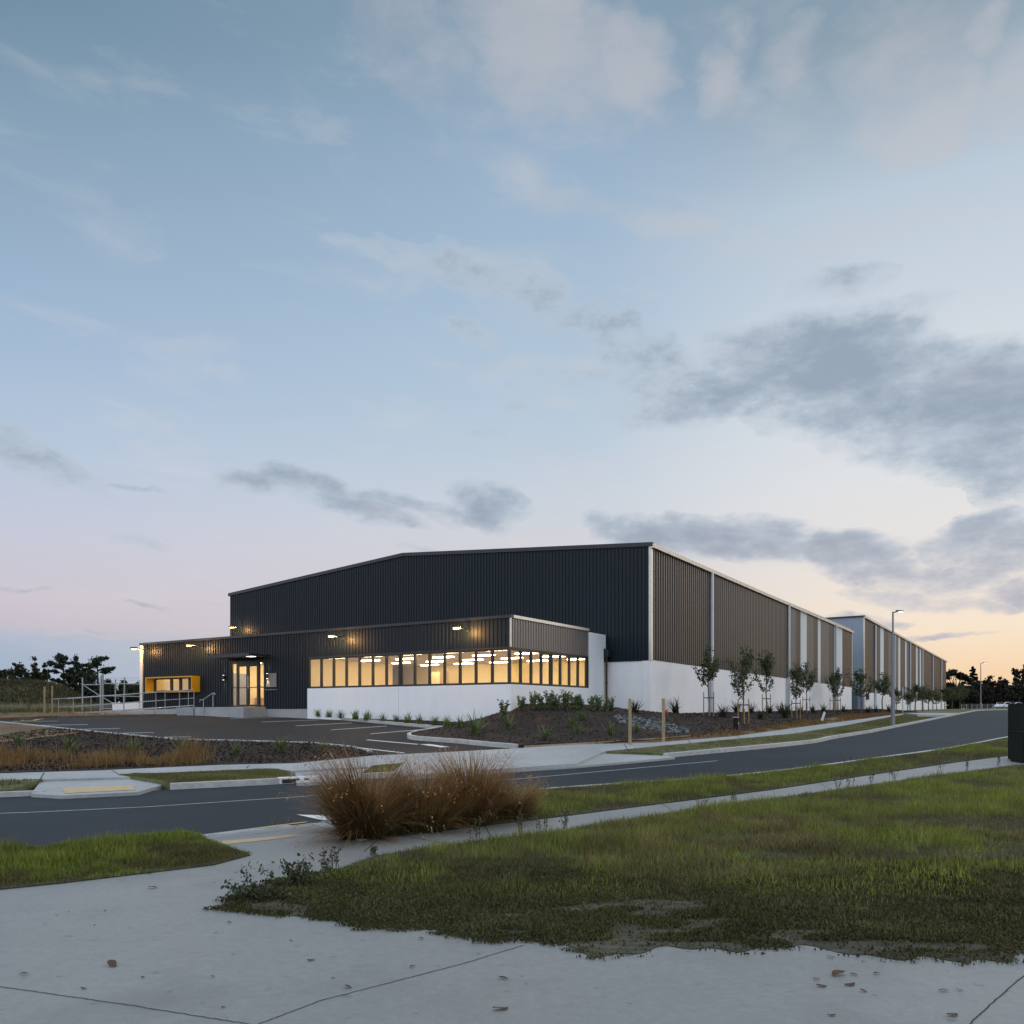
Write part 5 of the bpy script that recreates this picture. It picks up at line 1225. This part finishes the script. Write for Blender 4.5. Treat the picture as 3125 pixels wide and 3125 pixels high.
# landing and step block in front of the doors
lnd = empty('entrance_landing', (ORG[0], ORG[1], 0), RZ); tag(lnd, 'concrete landing with two steps in front of the glass doors', 'landing')
xq = front_lx(592, -1.6)
b = MB(); b.box(-19.9, -14.95, -1.45, -.005, 1.1, FL - .004); b.build('slab', M['concrete'], lnd, bevel=.01)
b = MB(); b.box(-21.6, -19.903, -.62, -.008, 1.1, FL - .012); b.box(-21.4, -19.905, -1.02, -.622, 1.1, FL - .15); b.box(-21.2, -19.907, -1.42, -1.022, 1.1, FL - .29); b.build('step', M['concrete'], lnd)
def railing(P, Q, posts, label, low=True, s_=.78):
    P = Vector(P); Q = Vector(Q); L = (Q - P); t = empty('ramp_railing', tuple(P)); tag(t, label, 'railing', None)
    def at(f, h): v = L * f; return (v.x, v.y, v.z + h)
    m = MB(); m.tube([at(-.05, .90), at(1, .90)], .030 * s_, 10); m.build('top_rail', M['galv'], t)
    m = MB(); m.tube([at(0, .45), at(1, .45)], .022 * s_, 10); m.build('middle_rail', M['galv'], t)
    m = MB(); m.tube([at(0, .06), at(1, .06)], .026, 8); m.build('kerb_rail', M['galv'], t)
    for f in posts:
        m = MB(); m.tube([at(f, -.05), at(f, .885)], .024 * s_, 10); m.tube([at(f, 0.0), at(f, .015)], .06, 10); m.build('post', M['galv'], t)
railing(A + Vector((0, .06, 0)), Vector(P3(592, 2156, 43.6)) * 1.0, [0, .22, .42, .55, .76, .88, 1.0], 'near galvanised railing of the access ramp')
E2 = D2 - Vector((0, .08, 0))
railing(E2, Vector(P3(575, 2157, 44.6)), [0, .25, .5, .75, 1.0], 'far galvanised railing of the access ramp')
# short stair handrail
sx0 = front_lx(621, -1.5); sx1 = front_lx(650, -1.5)
wx_, wy_ = to_world(sx0, -1.5); t = empty('stair_handrail', (wx_, wy_, 0), RZ); tag(t, 'short galvanised handrail beside the entrance steps', 'handrail')
w_ = sx1 - sx0
m = MB(); m.tube([(-.30, 0, 2.10), (-.30, 0, 2.21), (-.02, 0, 2.22), (w_ - .05, 0, 2.55), (w_ + .14, 0, 2.55), (w_ + .14, 0, 2.47)], .024, 8); m.build('rail', M['galv'], t)
for xx, za, zb_ in ((0, 1.5, 2.22), (w_, FL - .02, 2.53)):
    m = MB(); m.tube([(xx, 0, za), (xx, 0, zb_)], .022, 8); m.build('post', M['galv'], t)

# galvanised security fence behind the ramp
Yf = 52.0
t = empty('security_fence', P3(300, 2165, Yf)); tag(t, 'galvanised steel fence and gate frame behind the ramp railing', 'fence')
o3 = Vector(t.location)
def fp_(px, py, Y=Yf): v = Vector(P3(px, py, Y)) - o3; return tuple(v)
for px, top, r_ in ((252, 2068, .045), (308, 2061, .07), (314.5, 2061, .045), (352.5, 2073, .04), (380, 2068, .045)):
    m = MB(); m.tube([fp_(px, 2172), fp_(px, top)], r_, 10); m.build('post', M['galv'], t)
m = MB(); m.tube([fp_(252, 2090), fp_(307, 2089.5)], .035, 8); m.build('rail', M['galv'], t)
m = MB(); m.tube([fp_(316, 2086), fp_(432, 2088)], .035, 8); m.build('rail', M['galv'], t)
m = MB(); m.tube([fp_(256, 2092), fp_(304, 2123)], .03, 8); m.build('brace', M['galv'], t)
m = MB(); m.tube([fp_(316, 2078), fp_(323, 2085)], .025, 8); m.tube([fp_(316, 2130), fp_(344, 2146)], .03, 8); m.tube([fp_(316, 2124), fp_(430, 2126)], .03, 8); m.tube([fp_(316, 2163), fp_(430, 2163)], .03, 8); m.build('brace', M['galv'], t)
m = MB()
for py in (2067, 2071, 2076): m.tube([fp_(320, py), fp_(432, py + 1)], .006, 4)
m.build('wire', M['galv'], t)
b = MB(); v0 = P3(345, 2163, 49.0); b.prism([(0, -.45), (2.1, -.45), (2.1, .36), (-.08, .36)], 'y', 0, .9); o = b.build('concrete_block', M['white_wall'], None, bevel=.02); o.location = (v0[0], v0[1], v0[2]); tag(o, 'low white block at the foot of the office end wall', 'block')
# sapling between two stakes, stump post
x, y = ground(146, 2176, 0)
for px, top, r_, lab in ((136.5, 2096, .055, 'thick pale stake left of the bare sapling at the car park edge'), (159.5, 2093, .04, 'thin ochre stake right of the bare sapling')):
    m = MB(); m.tube([(0, 0, -.2), (0, 0, (2176 - top) / F * y)], r_, 9); o = m.build('tree_stake', M['timber'], None); o.location = ((px - CX) / F * y, y, float(gz((px - CX) / F * y, y))); tag(o, lab, 'stake', 'stakes of the bare sapling')
t = empty('sapling', (x, y, float(gz(x, y)))); tag(t, 'bare thin sapling between two stakes beyond the car park', 'sapling')
m = MB(); m.tube([(0, 0, 0), (.02, 0, 1.0), (-.01, 0, 2.5)], [.025, .018, .006], 7); m.build('trunk', M['bark'], t)
m = MB(); m.box(-.2, .26, -.03, .03, .78, .84); m.build('tie', M['stake_dark'], t)
x, y = ground(86, 2169, 0); m = MB(); m.tube([(0, 0, -.2), (.03, 0, .25), (-.02, 0, .62)], [.09, .07, .05], 8); o = m.build('wooden_stump', M['bark'], None); o.location = (x, y, float(gz(x, y))); tag(o, 'short dark stump standing in the pale field grass', 'stump')

# ------------------------------------------------------------------ bed objects on the right
for px, py, top, lab in ((1922, 2272, 2132, 'left round timber post at the edge of the stone bed'), (2024, 2264, 2131, 'right round timber post at the edge of the stone bed')):
    x, y = ground(px, py, 0); h = (py - top) / F * y; m = MB(); r_ = 4.7 / F * y
    m.tube([(0, 0, -.3), (.01, 0, h * .5), (0, 0, h - .01), (0, 0, h)], [r_ * 1.04, r_, r_ * .97, r_ * .9], 14); o = m.build('timber_post', M['timber'], None, smooth=False); o.location = (x, y, float(gz(x, y))); tag(o, lab, 'post', 'round timber posts')
rock_mesh = []
for k in range(6):
    bm = bmesh.new(); bmesh.ops.create_icosphere(bm, subdivisions=2, radius=1)
    r = np.random.default_rng(k + 5); pl = r.normal(size=(9, 3)); pl /= np.linalg.norm(pl, axis=1)[:, None]
    for v in bm.verts:
        for q in pl:
            d_ = v.co.dot(Vector(q)) - .72
            if d_ > 0: v.co -= Vector(q) * d_
        v.co += Vector(r.normal(0, .025, 3)); v.co.z *= .72; v.co.x *= 1.25
    me = bpy.data.meshes.new('rock'); bm.to_mesh(me); bm.free(); me.materials.append(M['rock1'] if k % 2 else M['rock2']); rock_mesh.append(me)
RP = [(1866, 2192), (1890, 2186), (1932, 2189), (1960, 2193), (2010, 2196), (2046, 2212), (2085, 2220), (2108, 2232), (2104, 2239), (2060, 2239), (1995, 2233), (1960, 2226), (1920, 2220), (1885, 2206)]
rp = [ground(px, py, 0, mulch_z) for px, py in dens(RP, 12)]
X, Y, Z = scatter(rp, 290, mulch_z)
for i in range(290):
    o = link('rock', rock_mesh[i % 6]); s = rng.uniform(.04, .09); o.location = (X[i], Y[i], Z[i] + s * .4); o.scale = (s, s, s); o.rotation_euler = (rng.uniform(-.5, .5), rng.uniform(-.5, .5), rng.uniform(0, 6.28))
    tag(o, 'grey angular stone in the drainage pile around the timber posts', 'stone', 'stones of the drainage pile')
# green service pillar
x, y = ground(2246, 2230, 0); s = y / F
t = empty('service_pillar', (x, y, float(gz(x, y))), RZ + .1); tag(t, 'small dark green service pillar in the bark bed', 'service pillar')
m = MB(); m.box(-7.5 * s, 7.5 * s, -5 * s, 5 * s, -.1, 40 * s); m.build('body', M['cabinet'], t, bevel=.01)
m = MB(); m.box(-8.3 * s, 8.3 * s, -5.8 * s, 5.8 * s, 40 * s + .002, 42 * s); m.build('lid', M['trim'], t, bevel=.006)
m = MB(); m.box(7.503 * s, 7.503 * s + .012, -2 * s, 1 * s, 20 * s, 26 * s); m.build('label_plate', M['white_plastic'], t)
# red marker and leaning white marker
x, y = ground(2034, 2183, 0, mulch_z); m = MB(); z_ = float(mulch_z(x, y)); m.tube([(0, 0, -.1), (0, 0, .12), (0, 0, .125), (0, 0, .22), (0, 0, .26)], [.05, .05, .075, .07, .03], 10); o = m.build('hydrant', M['red'], None); o.location = (x, y, z_); tag(o, 'small red hydrant top by the right timber post', 'hydrant')
x, y = ground(2508, 2200, 0); m = MB(); m.prism([(-.07, -.1), (.07, -.1), (.07, .52), (.03, .58), (-.07, .58)], 'y', -.02, .02); o = m.build('marker_post', M['white_plastic'], None); o.location = (x, y, float(gz(x, y))); o.rotation_euler = (0, R(17), R(-20)); tag(o, 'leaning white marker post at the edge of the verge bed', 'marker post')
# street lamps and the thin pole
def street_lamp(px, py, top, Y, arm, label, r_):
    x = (px - CX) / F * Y; z = EYE + (HY - py) / F * Y; h = (py - top) / F * Y
    t = empty('street_lamp', (x, Y, z)); tag(t, label, 'street lamp', 'street lamps along the road')
    m = MB(); m.tube([(0, 0, -.2), (0, 0, 1.3), (0, 0, 1.32), (0, 0, h)], [r_ * 1.5, r_ * 1.45, r_, r_ * .62], 14); m.build('pole', M['pole'], t)
    m = MB(); m.tube([(0, 0, h - .05), (arm * .35, -.1, h)], .04, 8); m.build('arm', M['pole'], t)
    m = MB(); m.prism([(arm * .3, h - .02), (arm, h + .0), (arm * .98, h + .05), (arm * .3, h + .10)], 'y', -.24, .04); m.build('lamp_head', M['pole'], t)
    m = MB(); m.box(arm * .5, arm * .95, -.2, .0, h - .035, h - .022); m.build('lens', M['street_lens'], t)
gx, gy = ground(2725, 2202, 0)
street_lamp(2725, 2202, 1867, 51.5, .60, 'tall grey street lamp on the mown verge in front of the farther warehouse', .085)
street_lamp(2993, 2166, 2023, 140, 1.1, 'distant street lamp standing against the dark trees', .09)
x, y = ground(2755, 2174, 0); x = (2755 - CX) / F * 82; m = MB(); m.tube([(0, 0, -.3), (0, 0, (2174 - 2097) / F * 82)], .05, 8); o = m.build('thin_pole', M['pipe'], None); o.location = (x, 82, EYE + (HY - 2174) / F * 82); tag(o, 'thin pale pole right of the tall street lamp', 'pole')
x = (2961 - CX) / F * 138; m = MB(); m.tube([(0, 0, -.3), (0, 0, .62), (0, 0, .66)], [.22, .22, .15], 10); o = m.build('bollard', M['trim_dark'], None); o.location = (x, 138, float(gz(x, 138))); tag(o, 'short dark bollard left of the distant street lamp', 'bollard')
# wire fence at the end of the road
Yw = 192.0
t = empty('wire_fence', P3(2930, 2163, Yw)); tag(t, 'pale wire mesh fence below the dark trees at the road end', 'fence'); o3 = Vector(t.location)
for k in range(12):
    px = 2934 + k * 16; m = MB(); v = Vector(P3(px, 2164, Yw)) - o3; m.tube([tuple(v - Vector((0, 0, .3))), tuple(v + Vector((0, 0, 1.2)))], .05, 6); m.build('post', M['galv'], t)
m = MB()
for h_ in (.05, .45, .8, 1.15):
    v0 = Vector(P3(2934, 2164, Yw)) - o3; v1 = Vector(P3(3110, 2164, Yw)) - o3; m.tube([tuple(v0 + Vector((0, 0, h_))), tuple(v1 + Vector((0, 0, h_)))], .018, 4)
for k in range(60):
    v = Vector(P3(2934 + k * 2.95, 2164, Yw)) - o3; m.tube([tuple(v), tuple(v + Vector((0, 0, 1.15)))], .012, 4)
m.build('mesh_panel', M['galv'], t)
# parked cars
def car(px, Y, rz, label):
    x = (px - CX) / F * Y; t = empty('parked_car', (x, Y, float(gz(x, Y)) - .1), rz); tag(t, label, 'car', 'cars parked at the road end')
    prof = [(-2.15, .35), (-2.2, .62), (-2.05, .85), (-1.55, .95), (-.85, 1.42), (.55, 1.45), (1.25, .98), (2.0, .82), (2.2, .62), (2.18, .35)]
    m = MB(); m.prism(prof, 'y', -.86, .86); m.build('body', M['car_white'], t, bevel=.06)
    m = MB(); m.prism([(-1.42, .97), (-.8, 1.37), (.5, 1.39), (1.08, .99)], 'y', -.868, .868); m.build('side_window', M['car_glass'], t)
    m = MB(); m.hexa([(1.28, -.7, 1.0), (.62, -.7, 1.43), (.62, .7, 1.43), (1.28, .7, 1.0), (1.31, -.7, 1.03), (.65, -.7, 1.46), (.65, .7, 1.46), (1.31, .7, 1.03)]); m.build('windscreen', M['car_glass'], t)
    for sx_, sy_ in ((-1.35, -.8), (-1.35, .8), (1.35, -.8), (1.35, .8)):
        m = MB(); m.tube([(sx_, sy_ - .1, .32), (sx_, sy_ + .1, .32)], .32, 16); w = m.build('wheel', M['tyre'], t)
        m = MB(); m.tube([(sx_, sy_ - .112, .32), (sx_, sy_ + .112, .32)], .19, 12); m.build('rim', M['steel'], w)
    for sy_ in (-.6, .6):
        m = MB(); m.box(2.13, 2.22, sy_ - .2, sy_ + .2, .6, .74); m.build('headlight', M['white_plastic'], t)
car(3064, 182, R(205), 'white car parked at the road end, left one')
car(3098, 186, R(200), 'white car parked at the road end, right one near the frame edge')
# dark green cabinets at the right edge
x0, y0 = ground(3083, 2330, 0); s = y0 / F; x0 = (3083 - CX) / F * (y0 + .55)
t = empty('utility_cabinet', (x0, y0, float(gz(x0, y0))), 0); tag(t, 'low dark green utility cabinet on the grass at the right edge', 'utility cabinet')
m = MB(); m.box(0, 90 * s, 0, .55, -.05, 93 * s); m.build('body', M['cabinet'], t, bevel=.012)
m = MB(); m.box(-.015, 91 * s, -.015, .565, 93 * s + .002, 95.5 * s); m.build('lid', M['cabinet'], t, bevel=.006)
m = MB(); m.box(4 * s, 42 * s, -.012, -.002, .08, 88 * s); m.box(46 * s, 86 * s, -.012, -.002, .08, 88 * s); m.build('door', M['cabinet'], t)
t = empty('utility_cabinet', (x0 + 35 * s, y0 + .75, float(gz(x0 + .3, y0 + .7))), 0); tag(t, 'taller dark green cabinet behind the low one at the right edge', 'utility cabinet')
m = MB(); m.box(.04, 1.1, 0, .5, -.05, 178 * s); m.build('body', M['cabinet'], t, bevel=.012)
m = MB(); m.box(.02, 1.12, -.015, .515, 178 * s + .002, 180 * s); m.build('lid', M['cabinet'], t, bevel=.006)
# kerb inlet with its black mouth
xi, yi = ground(888, 2392, -.12); t = empty('kerb_inlet', (xi, yi, float(gz(xi, yi)) - .12), math.atan2(fark[30][1] - fark[20][1], fark[30][0] - fark[20][0])); tag(t, 'white painted kerb drain inlet with dark slots on the far kerb', 'drain')
m = MB(); m.box(-.25, .75, .02, .22, 0, .15); m.build('lintel', M['white_paint'], t, bevel=.008)
m = MB(); m.box(-.20, .20, -.0, .0195, .02, .11); m.box(.32, .42, -.0, .0195, .02, .11); m.build('mouth', M['frame'], t)

# ------------------------------------------------------------------ fallen leaves and weeds in the foreground
def bent_leaf(seed):
    r = np.random.default_rng(seed); m = MB(); n = 7; V = []; Fc = []
    for i in range(n):
        t_ = i / (n - 1); w = .32 * math.sin(math.pi * min(1, t_ * .92 + .06)) ** .8; z = .16 * math.sin(t_ * 3 + seed) + .1
        for s_ in (-1, 0, 1): V.append((t_ - .5, s_ * w + .08 * math.sin(t_ * 4 + seed), z + .10 * abs(s_) + r.normal(0, .02)))
    for i in range(n - 1):
        for k in (0, 1): a = i * 3 + k; Fc.append((a, a + 3, a + 4, a + 1))
    me = bpy.data.meshes.new('fallen_leaf'); me.from_pydata(V, [], Fc); me.materials.append(M['dead_leaf']); me.update(); return me
LM = [bent_leaf(k) for k in range(4)]
def zl(z): return (z[0] * .8282, 2500 + z[1] * .8282)
LV = [((562, 256), .10, 0), ((413, 540), .12, 1), ((88, 574), .055, 0), ((308, 627), .04, 2), ((527, 585), .035, 3), ((783, 584), .035, 0), ((1282, 622), .06, 1), ((1073, 450), .035, 2), ((1147, 521), .06, 3), ((844, 383), .045, 0), ((1856, 590), .065, 1), ((1845, 702), .10, 2), ((1762, 497), .03, 3), ((1520, 547), .05, 0), ((1005, 162), .07, 1), ((789, 237), .03, 2), ((209, 355), .03, 3), ((347, 394), .03, 0), ((254, 345), .03, 1), ((387, 340), .035, 2), ((823, 696), .03, 3), ((167, 391), .03, 0), ((1228, 589), .03, 1), ((857, 499), .03, 2), ((550, 203), .05, 3), ((1550, 443), .05, 0)]
L2 = [((960, 1420), .12), ((1040, 1420), .05), ((870, 1480), .07), ((1020, 1472), .08), ((1512, 1506), .06), ((1090, 1507), .05), ((1557, 1632), .08), ((925, 1632), .05), ((1353, 1356), .05), ((845, 1445), .05), ((1595, 1500), .04), ((1088, 1350), .03), ((1160, 1415), .05), ((920, 1328), .06)]
for z, s, k in LV + [((( (2000 + a * .5823) / .8282), (2150 + b_ * .5823 - 2500) / .8282), s_, i) for i, ((a, b_), s_) in enumerate(L2)]:
    px, py = zl(z); x, y = ground(px, py, 0); o = link('fallen_leaf', LM[k % 4]); o.location = (x, y, .006); o.scale = (s * .9, s * .7, s * .4); o.rotation_euler = (rng.uniform(-.15, .15), rng.uniform(-.1, .1), rng.uniform(-.8, .8))
    tag(o, 'brown curled leaf lying on the near concrete path', 'leaf', 'fallen leaves on the near path')
# tall weeds at the edge of the plot
def weed(px, py, h, label, seed, kind='stem', cols=None):
    x, y = ground(px, py, 0); r = np.random.default_rng(seed); t = empty('weed', (x, y, float(gz(x, y)))); tag(t, label, 'weed', 'weeds along the near footpath edge')
    m = MB(); cen = []
    for k in range(5 if kind == 'stem' else 13):
        a = r.uniform(0, 6.28); sp_ = h * r.uniform(.08, .3) * (1 if kind == 'stem' else 2.4); hh = h * r.uniform(.6, 1.05)
        p0 = np.array([r.normal(0, .03 if kind == 'stem' else .12), r.normal(0, .03), 0]); p2 = p0 + np.array([sp_ * math.cos(a), sp_ * math.sin(a), hh]); pm = p0 * .6 + p2 * .4 + [0, 0, .12 * h]
        m.tube([p0, pm, p2], [.004, .003, .0015], 4); q = 16 if kind == 'stem' else 34
        tt = r.uniform(.25, 1.02, q)[:, None]; cen.append(p0 * (1 - tt) ** 2 + 2 * pm * tt * (1 - tt) + p2 * tt ** 2 + r.normal(0, .014 if kind == 'stem' else .03, (q, 3)))
    cen = np.concatenate(cen); cen[:, 2] = np.maximum(cen[:, 2], .01); c = colvar(len(cen), cols or [(.055, .075, .032), (.08, .095, .048), (.06, .048, .03)], None, .3, r)
    m.build('stem', M['bark'], t); V, lp, idx, C = leaves(cen, .018 if kind == 'stem' else .024, c, 1.7, .3, r); link('foliage', np_mesh('foliage', V, lp, idx, C, M['leaf']), t)
weed(905, 2705, .24, 'bushy low weed spilling over the left tip of the plot', 1, 'bush')
weed(800, 2745, .12, 'low creeping weed at the outermost left tip of the plot', 2, 'bush')
weed(985, 2668, .26, 'slim weed right of the bushy low weed', 3); weed(1022, 2655, .24, 'slim weed at the path side of the left tip', 4)
for i, (px, py, h, lab) in enumerate(((1140, 2612, .14, 'small seeding weed at the path edge near the tussocks'), (1450, 2568, .30, 'arching dry stalk opposite the tussocks'), (1590, 2545, .32, 'branching grey weed by the path opposite the right tussock'), (1665, 2538, .26, 'second branching weed to the right of the grey one'), (1730, 2530, .28, 'thin weed left of the reddish weed'), (2145, 2475, .32, 'upright weed with pale stems in front of the path'), (2235, 2456, .30, 'reddish seed head weed by the path'), (2590, 2412, .70, 'tall dark dock weed at the path edge'), (2560, 2416, .5, 'leaning weed left of the tall dark dock'), (2660, 2400, .55, 'dense weed clump right of the tall dark dock'), (2725, 2388, .5, 'spreading weed patch before the pale path'), (2868, 2364, .75, 'tall dark weed near the right end of the path'), (2950, 2352, .5, 'brown weed mass near the right end of the path'), (3050, 2340, .4, 'dry stalks beside the dark cabinet'))):
    weed(px, py, h, lab, 20 + i, cols=[(.03, .034, .02), (.05, .035, .028), (.06, .06, .035)] if i > 6 else None)
